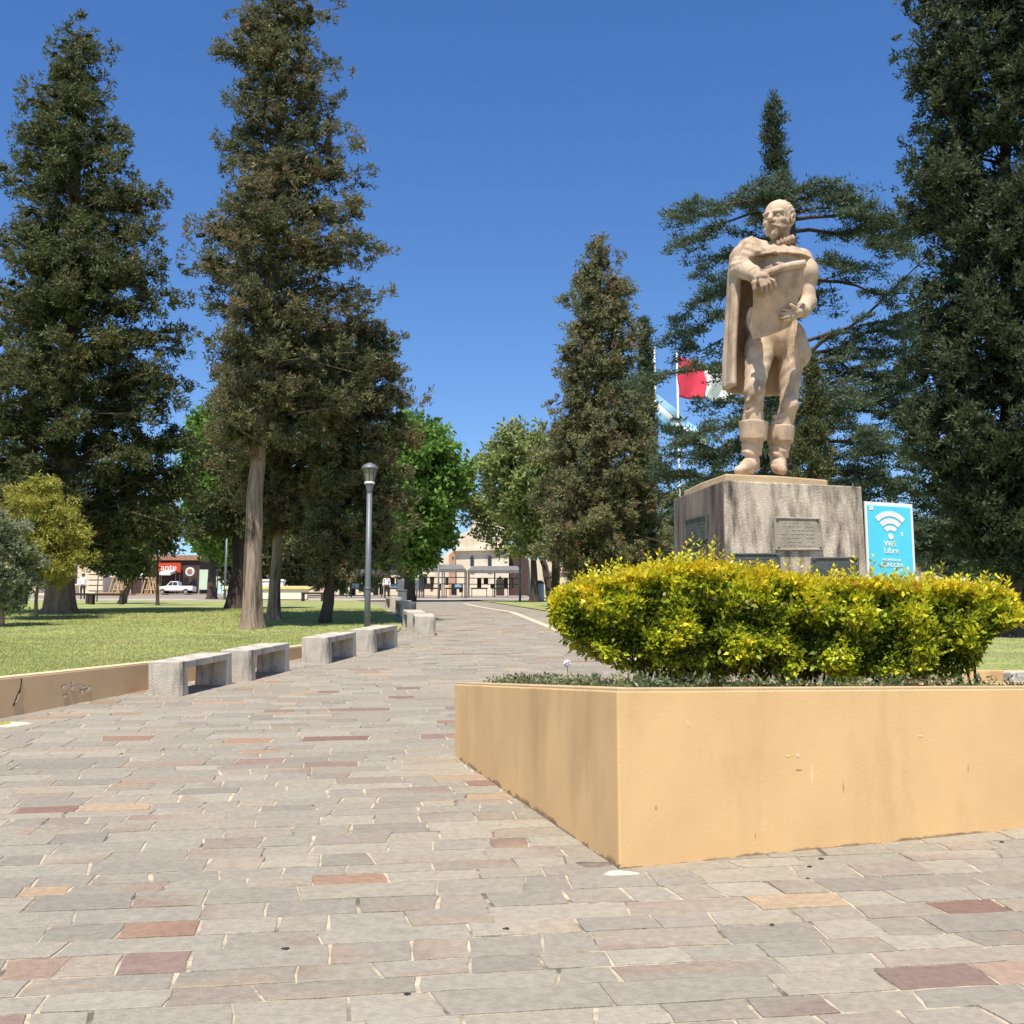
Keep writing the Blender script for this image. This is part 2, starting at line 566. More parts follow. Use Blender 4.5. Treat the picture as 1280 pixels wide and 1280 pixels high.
def stone_geom(s, detailed):
    cu, cv, w, rh, x, y, col, skl, skr = s
    gu = rs.uniform(0.003, 0.007) if rs.rand() < 0.6 else rs.uniform(0.006, 0.012)
    gv = rs.uniform(0.002, 0.006) if rs.rand() < 0.65 else rs.uniform(0.005, 0.010)
    hw, hh = w / 2 - gu, rh / 2 - gv
    if detailed:
        o = [(-hw, -hh), (-hw * .33, -hh), (hw * .4, -hh), (hw, -hh), (hw, hh * .1), (hw, hh), (hw * .3, hh), (-hw * .4, hh), (-hw, hh), (-hw, -hh * .1)]
    else:
        o = [(-hw, -hh), (hw, -hh), (hw, hh), (-hw, hh)]
    j = 0.006 if detailed else 0.002
    o = [(a + (skl + (skr - skl) * (a + hw) / (2 * hw)) * (b / hh) + rs.uniform(-j, j), b + rs.uniform(-j, j) * .8) for a, b in o]
    n = len(o)
    h = rs.uniform(0.0028, 0.0065)
    tx, ty = rs.uniform(-0.004, 0.004, 2)
    top, mid, bot = [], [], []
    for a, b in o:
        p = UX * (cu + a) + UY * (cv + b)
        z = g(p[1])
        dz = h + tx * a + ty * b
        mid.append((p[0], p[1], z + dz - 0.0022)); bot.append((p[0], p[1], z - 0.008))
        a2, b2 = a * (1 - 0.0035 / hw), b * (1 - 0.0035 / hh)
        p = UX * (cu + a2) + UY * (cv + b2)
        top.append((p[0], p[1], g(p[1]) + dz))
    vs = top + mid + bot
    if detailed:
        fs = [tuple(range(n))] + [(i, n + i, n + (i + 1) % n, (i + 1) % n) for i in range(n)] + [(n + i, 2 * n + i, 2 * n + (i + 1) % n, n + (i + 1) % n) for i in range(n)]
    else:
        vs = top + bot
        fs = [tuple(range(n))] + [(i, n + i, n + (i + 1) % n, (i + 1) % n) for i in range(n)]
    return vs, fs

def proj(x, y, z):
    dy, dz = y, z - EYE
    f = dy * CP + dz * SP
    up = -dy * SP + dz * CP
    return 640 + FPX * x / f, 640 - FPX * up / f

vis = []
for i, s in enumerate(stones):
    px, py = proj(s[4], s[5], g(s[5]))
    if -10 < px < 1290 and py < 1290:
        rel = np.array([s[4], s[5]]) - PA[:2]
        nAC = np.array([-dAC[1], dAC[0]])
        dAB = (PB - PA)[:2] / np.linalg.norm((PB - PA)[:2])
        nAB = np.array([dAB[1], -dAB[0]])
        if rel @ nAC > 0.05 and rel @ nAB > 0.05:
            continue
        vis.append((s[5] / math.sqrt(s[2] * s[3]), i))
vis.sort()
solo = set(i for _, i in vis[:300])

def color_mesh(name, vs, fs, cols):
    me = bpy.data.meshes.new(name)
    me.from_pydata(vs, [], fs)
    a = me.color_attributes.new('Col', 'FLOAT_COLOR', 'POINT')
    c = np.ones((len(vs), 4), dtype=np.float32)
    c[:, :3] = cols
    a.data.foreach_set('color', c.ravel())
    me.update()
    return me

AV, AF, AC_ = [], [], []
for i, s in enumerate(stones):
    vs, fs = stone_geom(s, s[5] < 16)
    if i in solo:
        cc = np.tile(s[6], (len(vs), 1))
        if rs.rand() < 0.22:      # two-toned sandstone
            o2 = WARMS[rs.randint(len(WARMS))]
            n3 = len(vs) // 3
            k0 = rs.randint(n3)
            for q in range(3):
                for e in range(rs.randint(2, 5)):
                    cc[q * n3 + (k0 + e) % n3] = 0.5 * cc[q * n3 + (k0 + e) % n3] + 0.5 * o2
        link('paving_stone', color_mesh('paving_stone', vs, fs, cc), M_STONE, pv)
    else:
        n0 = len(AV)
        AV += vs
        AF += [tuple(q + n0 for q in f) for f in fs]
        AC_ += [s[6]] * len(vs)
tag(link('paving_stones_far', color_mesh('paving_stones_far', AV, AF, np.array(AC_)), M_STONE, pv), kind='stuff')

# gum and tar spots on the paving, cement smears at wall feet
def spot(px, py, r, material, name, h=0.012, sq=0.7):
    c = gp(px, py)
    m = MB()
    n = 14
    vs = [(c[0], c[1], g(c[1]) + h)]
    for k in range(n):
        a = 2 * math.pi * k / n
        rr = r * (1 + 0.22 * math.sin(3 * a + px) + 0.12 * math.sin(7 * a))
        x, y = c[0] + rr * math.cos(a), c[1] + rr * sq * math.sin(a)
        vs.append((x, y, g(y) + 0.0085))
    vs2 = [(x, y, g(y) - 0.01) for x, y, z in vs[1:]]
    m.add(vs + vs2, [(0, 1 + k, 1 + (k + 1) % n) for k in range(n)] + [(1 + k, 1 + n + k, 1 + n + (k + 1) % n, 1 + (k + 1) % n) for k in range(n)])
    m.build(name, material, pv, smooth=True)
M_TAR = mat('tar_spot', (0.03, 0.028, 0.026), 0.8, 0.1, 10)
for px, py, r in ((357, 1188, 0.016), (633, 1163, 0.014), (509, 1245, 0.012), (1012, 1085, 0.012), (1026, 1075, 0.014), (1010, 1100, 0.01), (1252, 1054, 0.012), (965, 1158, 0.01)):
    spot(px, py, r, M_TAR, 'tar_spot', 0.0135)
M_CEM = mat('cement_smear', (0.68, 0.58, 0.42), 0.95, 0.2, 12, 0.4, 60)
spot(775, 1093, 0.085, M_CEM, 'cement_patch', 0.02, 0.5)
spot(12, 906, 0.21, M_CEM, 'cement_patch', 0.03, 0.7)
spot(6, 907, 0.11, mat('moss_patch', (0.30, 0.26, 0.07), 1.0, 0.3, 30, 0.5, 60), 'moss_patch', 0.045, 0.6)
spot(742, 1082, 0.09, mat('damp_stain', (0.17, 0.14, 0.11), 0.9, 0.3, 20), 'damp_stain', 0.012, 0.5)

# ------------------------------------------------------------------ planter
pl = empty('planter', (PA[0], PA[1], PA[2]))
tag(pl, 'large ochre plastered planter box holding the yellow hedge', 'planter')
L0 = loc_of(pl)

def planter_part(name, poly_out, t, zb, zt, material, bev):
    """closed ring wall from four outer corners, thickness t, in planter space"""
    P = [np.array(p) for p in poly_out]
    n = 4
    inn = []
    for i in range(n):
        a, b, c = P[i - 1], P[i], P[(i + 1) % n]
        d1 = (b - a) / np.linalg.norm(b - a); d2 = (c - b) / np.linalg.norm(c - b)
        n1 = np.array([-d1[1], d1[0]]); n2 = np.array([-d2[1], d2[0]])
        k = t / (1 + n1 @ n2)
        inn.append(b + (n1 + n2) * k)
    m = MB()
    vs, fs = [], []
    for p in P: vs.append((p[0] - L0[0], p[1] - L0[1], zb(p[1]) - L0[2]))
    for p in P: vs.append((p[0] - L0[0], p[1] - L0[1], zt - L0[2]))
    for p in inn: vs.append((p[0] - L0[0], p[1] - L0[1], zt - L0[2]))
    for p in inn: vs.append((p[0] - L0[0], p[1] - L0[1], zb(p[1]) - L0[2]))
    for i in range(4):
        j = (i + 1) % 4
        fs += [(i, j, 4 + j, 4 + i), (4 + i, 4 + j, 8 + j, 8 + i), (8 + i, 8 + j, 12 + j, 12 + i), (12 + i, 12 + j, j, i)]
    m.add(vs, fs)
    return m.build(name, material, pl, bevel=bev, bseg=2), inn

_, PINN = planter_part('wall', PLAN, 0.2, lambda y: g(y) - 0.06, ZT - 0.012, M_OCHRE, 0.012)
POUT2 = [np.array(p) for p in PLAN]
capo = []
ctr = sum(POUT2) / 4
for p in POUT2:
    capo.append(p + (p - ctr) / np.linalg.norm(p - ctr) * -0.006)
planter_part('wall_top', capo, 0.19, lambda y: ZT - 0.03, ZT, M_OCHRECAP, 0.006)
SOILZ = ZT - 0.05
so = MB()
nsx, nsy = 44, 26
A_, C_, D_, B_ = [np.array(p) for p in (PINN[0], PINN[1], PINN[2], PINN[3])]
vs = []
for j in range(nsy + 1):
    for i in range(nsx + 1):
        s_, t_ = i / nsx, j / nsy
        p = (A_ * (1 - s_) + C_ * s_) * (1 - t_) + (B_ * (1 - s_) + D_ * s_) * t_
        z = SOILZ + 0.03 * math.sin(p[0] * 5 + p[1] * 3) * math.sin(p[1] * 4.1) * (0 < i < nsx) * (0 < j < nsy) + rs.uniform(-.008, .012)
        vs.append((p[0] - L0[0], p[1] - L0[1], z - L0[2]))
so.add(vs, [(j * (nsx + 1) + i, j * (nsx + 1) + i + 1, (j + 1) * (nsx + 1) + i + 1, (j + 1) * (nsx + 1) + i) for j in range(nsy) for i in range(nsx)])
so.build('soil', M_SOIL, pl, smooth=True)

# splash dirt along the foot of the planter, scuffs on its face
M_DIRT = mat('splash_dirt', (0.30, 0.20, 0.105), 0.95, 0.35, 14, 0.3, 60)
def foot_dirt(a, b, nrm, n, hmax, seed):
    q = np.random.RandomState(seed)
    vs, fs = [], []
    hcur = hmax * .5
    for k in range(n + 1):
        t = k / n
        p = a * (1 - t) + b * t
        z = g(p[1])
        hcur = min(max(hcur + q.normal(0, hmax * .25), hmax * .08), hmax)
        o = p + nrm * 0.0025
        i = p - nrm * 0.02
        vs += [(o[0] - L0[0], o[1] - L0[1], z - .02 - L0[2]), (o[0] - L0[0], o[1] - L0[1], z + hcur * .7 - L0[2]), (p[0] - L0[0], p[1] - L0[1], z + hcur - L0[2]), (i[0] - L0[0], i[1] - L0[1], z + hcur - L0[2])]
    for k in range(n):
        for e in range(3):
            fs.append((4 * k + e, 4 * k + 4 + e, 4 * k + 5 + e, 4 * k + 1 + e))
    MB().add(vs, fs).build('dirt_line', M_DIRT, pl)
nfront = np.array([dAC[1], -dAC[0]])
dABu = (PB - PA)[:2] / np.linalg.norm((PB - PA)[:2])
nleft = np.array([-dABu[1], dABu[0]])
foot_dirt(PA[:2], PC, nfront, 180, 0.02, 4)
foot_dirt(PA[:2], PB[:2], nleft, 130, 0.04, 5)
M_SCUFF = mat('scuff', (0.46, 0.29, 0.125), 0.9, 0.2, 30)
M_SCUFFL = mat('scuff_pale', (0.76, 0.58, 0.36), 0.9, 0.15, 30)
def scuff(px, py, w, h, material, ang=0.0):
    d = ray(px, py)
    t = (PA[:2] @ nfront) / (d[:2] @ nfront)
    c = np.array([d[0] * t, d[1] * t, EYE + d[2] * t])
    q = np.random.RandomState(int(px))
    n = 10
    ring = []
    for k in range(n):
        a = 2 * math.pi * k / n
        u, v_ = w * math.cos(a) * q.uniform(.6, 1.1), h * math.sin(a) * q.uniform(.6, 1.1)
        u, v_ = u * math.cos(ang) - v_ * math.sin(ang), u * math.sin(ang) + v_ * math.cos(ang)
        ring.append(np.array([c[0] + dAC[0] * u, c[1] + dAC[1] * u, c[2] + v_]))
    n3 = np.array([*nfront, 0])
    vs = [p + n3 * 0.002 - L0 for p in ring] + [p - n3 * 0.01 - L0 for p in ring]
    MB().add(vs, [tuple(range(n))] + [(i, n + i, n + (i + 1) % n, (i + 1) % n) for i in range(n)]).build('scuff', material, pl)
for a_ in ((985, 945, .012, .006, M_SCUFFL), (997, 944, .014, .012, M_SCUFFL), (1054, 983, .005, .035, M_SCUFF), (1015, 970, .006, .06, M_SCUFFL), (944, 1044, .003, .02, M_SCUFF), (998, 962, .02, .004, M_SCUFF), (1210, 960, .004, .03, M_SCUFF), (860, 905, .004, .02, M_SCUFFL), (1150, 920, .015, .005, M_SCUFFL), (820, 1010, .006, .012, M_SCUFF)):
    scuff(*a_)

# ------------------------------------------------------------------ leaf helper
def unit(a):
    return a / (np.linalg.norm(a, axis=-1, keepdims=True) + 1e-9)

def leaf_arrays(P, D, L, W, rng, fold=0.0):
    n = len(P)
    D = unit(D)
    S = unit(np.cross(D, rng.normal(size=(n, 3))))
    N = np.cross(D, S)
    L = np.broadcast_to(L, (n,))[:, None]; W = np.broadcast_to(W, (n,))[:, None]
    v0 = P
    v1 = P + D * L * 0.45 + S * W * 0.5 + N * W * fold
    v2 = P + D * L
    v3 = P + D * L * 0.45 - S * W * 0.5 + N * W * fold
    V = np.stack([v0, v1, v2, v3], 1).reshape(-1, 3)
    F = np.arange(4 * n).reshape(n, 4)
    return V, F

def blade_arrays(P, D, L, W, rng):
    n = len(P)
    D = unit(D)
    S = unit(np.cross(D, rng.normal(size=(n, 3))))
    L = np.broadcast_to(L, (n,))[:, None]; W = np.broadcast_to(W, (n,))[:, None]
    V = np.stack([P - S * W * 0.5 + D * L * 0.12, P + S * W * 0.5 + D * L * 0.12, P + D * L * 1.05], 1).reshape(-1, 3)
    return V, np.arange(3 * n).reshape(n, 3)

# ================================================================== HEDGE in the planter
rng = np.random.RandomState(5)
hd = empty('golden_hedge', (2.3, 8.9, SOILZ))
tag(hd, 'clipped yellow and green leafy hedge growing in the ochre planter', 'hedge')
H0 = loc_of(hd)
# silhouette of the hedge in pixels at its middle depth
HT = np.array([(690, 756), (700, 741), (725, 729), (760, 721), (800, 715), (838, 708), (870, 706), (900, 708), (930, 714), (980, 719), (1010, 725), (1060, 728), (1120, 730), (1170, 731), (1220, 734), (1250, 742), (1272, 758)], float)
HBm = np.array([(690, 772), (705, 796), (730, 816), (760, 834), (800, 845), (850, 855), (1000, 859), (1185, 855), (1205, 825), (1240, 792), (1262, 777), (1272, 770)], float)
HY = 8.75

def hedge_points(n):
    px = rng.uniform(693, 1269, n)
    x = (px - 640) / FPX * HY * 1.0
    zt = np.array([pt(a, b, HY)[2] for a, b in zip(px, np.interp(px, HT[:, 0], HT[:, 1]))])
    zb = np.array([pt(a, b, HY)[2] for a, b in zip(px, np.interp(px, HBm[:, 0], HBm[:, 1]))])
    return px, x, zt, zb

nL = 84000
px, hx, zt, zb = hedge_points(nL)
dep = 0.62 * np.clip(np.minimum(px - 688, 1275 - px) / 70.0, 0.15, 1.0) ** 0.6
cz = 0.5 * (zt + zb)
hz = 0.5 * (zt - zb)
# walk round the rounded-box section so that front, top and back are covered evenly
side_ = rng.choice(4, nL, p=[0.44, 0.34, 0.15, 0.07])      # front, top, back, underside
q_ = rng.uniform(-1, 1, nL)
yy = np.select([side_ == 0, side_ == 1, side_ == 2], [-np.ones(nL), q_, np.ones(nL)], q_)
zz = np.select([side_ == 0, side_ == 1, side_ == 2], [q_, np.ones(nL), q_], -np.ones(nL))
kr = (np.abs(yy) ** 5 + np.abs(zz) ** 5) ** 0.2
kr = np.maximum(kr, 1.0)
yy, zz = yy / kr, zz / kr
def lumps(f, s_):
    r_ = np.random.RandomState(s_)
    t_ = 0
    for _ in range(5):
        a_ = r_.normal(0, f, 3); t_ = t_ + np.sin(hx * a_[0] + (yy * dep) * a_[1] + (zz * hz) * a_[2] + r_.uniform(0, 6))
    return t_ / 5
lump = np.clip(0.5 + lumps(9, 1), 0, 1)
lump2 = np.clip(0.5 + lumps(26, 2), 0, 1)
shell = 1.02 - np.abs(rng.normal(0, 0.07, nL)) - 0.34 * lump * np.where(zz < 0.85, 1, 0.38) - 0.15 * lump2
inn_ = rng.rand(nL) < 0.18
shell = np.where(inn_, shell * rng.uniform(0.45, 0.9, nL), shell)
# skirt of the hedge is more open towards the bottom left
P = np.stack([hx + rng.normal(0, 0.02, nL), HY + 0.1 + dep * yy * shell, cz + hz * zz * np.where(zz > 0.6, 1 - (1 - shell) * 0.5, shell)], 1)
out = np.stack([rng.normal(0, 0.5, nL), yy, zz * 0.8 + 0.3], 1)
D = unit(out) + rng.normal(0, 0.6, (nL, 3))
Lh = rng.uniform(0.028, 0.068, nL)
Vh, Fh = leaf_arrays(P - H0, D, Lh, Lh * 0.5, rng, 0.12)
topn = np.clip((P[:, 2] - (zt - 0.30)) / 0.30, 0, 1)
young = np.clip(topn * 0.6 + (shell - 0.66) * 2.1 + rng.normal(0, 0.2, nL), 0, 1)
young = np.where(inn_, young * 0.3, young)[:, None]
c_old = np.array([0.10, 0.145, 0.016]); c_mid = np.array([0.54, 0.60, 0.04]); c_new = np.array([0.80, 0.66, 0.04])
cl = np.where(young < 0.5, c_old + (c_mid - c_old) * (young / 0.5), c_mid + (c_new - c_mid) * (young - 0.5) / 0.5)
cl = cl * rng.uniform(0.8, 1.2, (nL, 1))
org = rng.rand(nL) < 0.03 * (topn > 0.6)
cl[org] = (0.50, 0.21, 0.03)
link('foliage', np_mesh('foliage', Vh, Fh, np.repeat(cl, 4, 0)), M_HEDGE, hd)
# upright shoots breaking the outline
sv, sf, scol = [], [], []
SP_, SD_, SC_ = [], [], []
for _ in range(300):
    a = rng.uniform(700, 1262)
    zt1 = pt(a, np.interp(a, HT[:, 0], HT[:, 1]), HY)[2]
    x0 = (a - 640) / FPX * HY
    y0 = HY + 0.1 + rng.uniform(-0.5, 0.5)
    hgt = rng.uniform(0.02, 0.09) + (rng.uniform(0, 0.10) if rng.rand() < 0.15 else 0)
    if 868 < a < 900: hgt += rng.uniform(0.02, 0.14)
    ln = rng.normal(0, 0.15, 2)
    for k in range(12):
        t = k / 11
        SP_.append((x0 + ln[0] * hgt * t, y0 + ln[1] * hgt * t, zt1 - 0.06 + (hgt + 0.05) * t))
        SD_.append((math.cos(k * 2.4) * .8, math.sin(k * 2.4) * .8, 0.7))
        SC_.append(c_new * rng.uniform(0.7, 1.1) if rng.rand() < 0.7 else c_mid)
SP_ = np.array(SP_) - H0
Vs, Fs = leaf_arrays(SP_, np.array(SD_), rng.uniform(0.03, 0.055, len(SP_)), 0.02, rng, 0.1)
link('shoots', np_mesh('shoots', Vs, Fs, np.repeat(np.array(SC_), 4, 0)), M_HEDGE, hd)
# woody stems
sm = MB()
for _ in range(46):
    x0 = rng.uniform(0.85, 3.5)
    y0 = HY + rng.uniform(-0.25, 0.45)
    a = np.array([x0, y0, SOILZ - 0.03]) - H0
    b = a + np.array([rng.normal(0, 0.08), rng.normal(0, 0.08), rng.uniform(0.2, 0.4)])
    c = b + np.array([rng.normal(0, 0.2), rng.normal(0, 0.15), rng.uniform(0.2, 0.35)])
    sm.tube([a, (a + b) / 2 + rng.normal(0, .02, 3), b, c], [0.012, 0.010, 0.008, 0.004], 5)
sm.build('stems', M_BARKD, hd, smooth=True)

# weeds along the planter edge
nW = 9000
WP, WD, WC, WL = [], [], [], []
edgeA, edgeB, edgeC = np.array(PINN[0]), np.array(PINN[3]), np.array(PINN[1])
for _ in range(420):
    if rng.rand() < 0.5:
        s_ = rng.rand() ** 1.0
        base = edgeA * (1 - s_) + edgeC * s_ + np.array([-0.1, 1.0]) * abs(rng.normal(0.15, 0.35))
    else:
        s_ = rng.rand()
        base = edgeA * (1 - s_) + edgeB * s_ + np.array([1.0, 0.3]) * abs(rng.normal(0.05, 0.22))
    if not in_poly(base[0], base[1], PINN): continue
    hgt = rng.uniform(0.03, 0.13)
    col = np.array([(0.10, 0.15, 0.04), (0.16, 0.20, 0.07), (0.13, 0.17, 0.09), (0.24, 0.2, 0.09)][rng.randint(4)])
    for k in range(26):
        WP.append((base[0] + rng.normal(0, 0.05), base[1] + rng.normal(0, 0.05), SOILZ + rng.uniform(0, hgt) - 0.015))
        WD.append((rng.normal(), rng.normal(), rng.uniform(0.2, 1.2)))
        WC.append(col * rng.uniform(0.7, 1.3)); WL.append(rng.uniform(0.02, 0.05))
WP = np.array(WP); WL = np.array(WL)
Vw, Fw = leaf_arrays(WP, np.array(WD), WL, WL * 0.35, rng)
tag(link('low_weeds', np_mesh('low_weeds', Vw, Fw, np.repeat(np.array(WC), 4, 0)), M_HEDGE), 'low green weeds along the rim of the ochre planter', 'weeds', kind='stuff')

# white dandelion clock by the planter rim
dd = pt(709, 841, 8.3); dd[2] = SOILZ - 0.01
dn = empty('dandelion', dd)
tag(dn, 'small white dandelion seed head on a thin stalk beside the hedge', 'flower')
hgt = pt(709, 829, 8.3)[2] - dd[2]
MB().tube([(0, 0, 0), (0.004, 0, hgt / 2), (0, 0, hgt)], 0.0025, 5).build('stem', mat('weed_stem', (0.2, 0.2, 0.08), 0.8), dn)
m = MB()
for _ in range(60):
    d = unit(rng.normal(size=3))
    m.tube([(0, 0, hgt), np.array([0, 0, hgt]) + d * 0.028], [0.002, 0.004], 4)
m.build('seed_head', M_WHITE, dn)

# ================================================================== LOW WALLS of the lawns
lw = MB()
wy = [3, 6, 8, 10, 11.4, 12.7, 14, 15, 16, 17.2, 18.5, 19.5, 20.5, 21.5, 22.5]
wpts = [(float(ledge(y)), y) for y in wy]
lwe = tag(empty('retaining_wall', (wpts[0][0], wpts[0][1], g(wpts[0][1]))), 'low tan plastered wall with cracks and chips holding the grass beside the benches', 'wall')
LW0 = loc_of(lwe)
rel = lambda pts, o: [(p[0] - o[0], p[1] - o[1]) for p in pts]
sweep_wall(lw, rel(wpts, LW0), 0.2, lambda y: g(y + LW0[1]) - 0.08 - LW0[2], lambda y: gl(y + LW0[1]) + 0.008 - LW0[2], 1)
lw.build('wall', M_LWALL, lwe, bevel=0.008)
lc = MB()
sweep_wall(lc, rel([(a - 0.004, b) for a, b in wpts], LW0), 0.19, lambda y: gl(y + LW0[1]) - 0.002 - LW0[2], lambda y: gl(y + LW0[1]) + 0.02 - LW0[2], 1)
lc.build('wall_top', M_LCAP, lwe, bevel=0.004)
# crack and chips in the render coat, set into the face
M_CHIP = mat('bare_render', (0.74, 0.58, 0.40), 0.95, 0.3, 30, 0.6, 60)
M_CRACK = mat('crack', (0.05, 0.04, 0.03), 1, 0.2, 10)

def on_lwall(px, py):
    """point on the left wall's path face"""
    d = ray(px, py)
    lo, hi = 5.0, 22.0
    f = lambda y: d[0] * y / d[1] - float(ledge(y))
    for _ in range(50):
        m_ = (lo + hi) / 2
        if f(lo) * f(m_) <= 0: hi = m_
        else: lo = m_
    return np.array([d[0] * lo / d[1], lo, EYE + d[2] * lo / d[1]])

def flake(pts2d, material, name, out=0.006):
    c = [on_lwall(*p) for p in pts2d]
    d = c[0] - c[-1]
    nrm = np.array([0.96, -0.28, 0.0])
    vs = [p + nrm * out - LW0 for p in c] + [p - nrm * 0.01 - LW0 for p in c]
    n = len(c)
    MB().add(vs, [tuple(range(n))] + [(i, n + i, n + (i + 1) % n, (i + 1) % n) for i in range(n)]).build(name, material, lwe)
def scr(x, y, o=(0, 820), s=6.4):
    return (o[0] + x / s, o[1] + y / s)
flake([scr(*p) for p in ((165, 180), (175, 182), (172, 225), (165, 262), (160, 290), (140, 352), (125, 380), (106, 404), (100, 398), (122, 345), (140, 300), (160, 255), (166, 215))], M_CRACK, 'crack', 0.004)
flake([scr(*p) for p in ((150, 300), (158, 296), (142, 348), (126, 376), (118, 378), (136, 340))], M_CHIP, 'chip', 0.007)
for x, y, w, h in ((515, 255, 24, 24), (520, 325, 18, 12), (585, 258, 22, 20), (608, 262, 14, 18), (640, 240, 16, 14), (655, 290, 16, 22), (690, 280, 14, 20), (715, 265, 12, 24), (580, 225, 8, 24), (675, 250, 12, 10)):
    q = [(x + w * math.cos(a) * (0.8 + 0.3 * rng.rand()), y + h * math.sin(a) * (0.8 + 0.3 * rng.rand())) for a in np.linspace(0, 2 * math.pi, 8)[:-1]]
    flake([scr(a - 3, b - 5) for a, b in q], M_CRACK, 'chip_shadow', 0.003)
    flake([scr(a, b) for a, b in q], M_CHIP, 'chip', 0.006)

rw = MB()
rpts = [(16.0, 11.9), (9.0, 12.25), (4.45, 12.5), (4.15, 14.0), (3.2, 19.0), (2.5, 23.5)]
rwe = tag(empty('retaining_wall', (rpts[2][0], rpts[2][1], g(rpts[2][1]))), 'low ochre wall with bare white patch behind the planter edging the grass', 'wall')
RW0 = loc_of(rwe)
sweep_wall(rw, rel(rpts, RW0), 0.2, lambda y: g(y + RW0[1]) - 0.08 - RW0[2], lambda y: gl(y + RW0[1]) + 0.03 - RW0[2], -1)
rw.build('wall', M_OCHRE, rwe, bevel=0.01)
a = pt(1256, 838, 12.28); b = pt(1330, 838, 12.2)
MB().hexa([(a[0] - RW0[0], a[1] - 0.12 - RW0[1], g(12.2) - .05 - RW0[2]), (b[0] - RW0[0], b[1] - 0.12 - RW0[1], g(12.2) - .05 - RW0[2]), (b[0] - RW0[0], b[1] + 0.1 - RW0[1], g(12.2) - .05 - RW0[2]), (a[0] - RW0[0], a[1] + 0.1 - RW0[1], g(12.2) - .05 - RW0[2])],
          [(a[0] + .02 - RW0[0], a[1] - 0.1 - RW0[1], gl(12.3) + .03 - RW0[2]), (b[0] - RW0[0], b[1] - 0.1 - RW0[1], gl(12.3) + .04 - RW0[2]), (b[0] - RW0[0], b[1] + 0.12 - RW0[1], gl(12.3) + .04 - RW0[2]), (a[0] + .02 - RW0[0], a[1] + 0.12 - RW0[1], gl(12.3) + .03 - RW0[2])]).build('bare_patch', mat('pale_stone', (0.5, 0.47, 0.42), 0.9, 0.35, 6, 0.6, 30), rwe, bevel=0.02)

# ================================================================== GRASS
nG = 110000
gy = 8 + (rng.rand(nG) ** 1.35) * 30
gx = np.empty(nG)
left = rng.rand(nG) < 0.82
le = ledge(gy) - 0.22
lim = -0.5 * gy - 2.5
gx = np.where(left, lim + (le - lim) * rng.rand(nG), 0)
re_ = np.maximum(redge(gy) + 0.25, 2.4)
gx = np.where(left, gx, re_ + (0.5 * gy + 2.5 - re_) * rng.rand(nG))
keep = (left | (gy > 12.8)) & (np.where(left, lim < le, True))
gx, gy, left = gx[keep], gy[keep], left[keep]
ng = len(gx)
GP = np.stack([gx, gy, GL(gy) - 0.004], 1)
GP = np.repeat(GP, 2, 0) + np.concatenate([rng.normal(0, 0.015, (2 * ng, 2)), np.zeros((2 * ng, 1))], 1)
GD = np.stack([rng.normal(0, 0.55, 2 * ng), rng.normal(0, 0.55, 2 * ng), np.ones(2 * ng)], 1)
gl_ = rng.uniform(0.012, 0.030, 2 * ng) * (1 + 0.02 * (GP[:, 1] - 8))
Vg, Fg = blade_arrays(GP, GD, gl_, 0.008 + 0.0006 * (GP[:, 1] - 8), rng)
pn = (np.sin(GP[:, 0] * 1.1 + 0.7 * np.sin(GP[:, 1] * 0.9)) * np.sin(GP[:, 1] * 0.8 + 1.3) * 0.5 + 0.5)[:, None]
gc = np.array([0.36, 0.39, 0.12]) * (1 - pn) + np.array([0.44, 0.44, 0.165]) * pn
gc = gc * rng.uniform(0.85, 1.15, (2 * ng, 1))
tag(link('grass', np_mesh('grass', Vg, Fg, np.repeat(gc, 3, 0)), M_GRASSB), 'short mown green grass covering the lawns', 'grass', kind='stuff')
# ================================================================== PEDESTAL
c0 = pt(905, 600, 12.2); ZP = c0[2]
def at_z(px, py, z):
    d = ray(px, py)
    t = (z - EYE) / d[2]
    return np.array([d[0] * t, d[1] * t, z])
c1 = at_z(1077, 608, ZP); c3 = at_z(835, 623, ZP)
e1 = (c1 - c0)[:2]
n1 = np.array([-e1[1], e1[0]]) / np.linalg.norm(e1)
e3 = n1 * np.linalg.norm((c3 - c0)[:2])
c3 = np.array([c0[0] + e3[0], c0[1] + e3[1], ZP])
c2 = np.array([c1[0] + e3[0], c1[1] + e3[1], ZP])
pc = (c0 + c1 + c2 + c3) / 4
pd = tag(empty('pedestal', (pc[0], pc[1], g(pc[1]) - 0.05)), 'stained grey stone pedestal with plaques under the statue', 'pedestal')
D0 = loc_of(pd)
def outw(p, k):
    q = np.array(p[:2]) - pc[:2]
    return (pc[0] + q[0] * k - D0[0], pc[1] + q[1] * k - D0[1])
CC = [c0, c1, c2, c3]
m = MB()
zb_ = g(11.9) - 0.1 - D0[2]
m.hexa([(*outw(c, 1.045), zb_) for c in CC], [(*outw(c, 1.0), ZP - D0[2]) for c in CC])
blk = m.build('block', M_PED, pd, bevel=0.015)
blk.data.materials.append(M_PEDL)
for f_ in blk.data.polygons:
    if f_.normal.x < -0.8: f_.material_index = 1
ux = e1 / np.linalg.norm(e1); LEN1 = np.linalg.norm(e1); LEN3 = np.linalg.norm(e3)
HP = ZP - g(11.9)
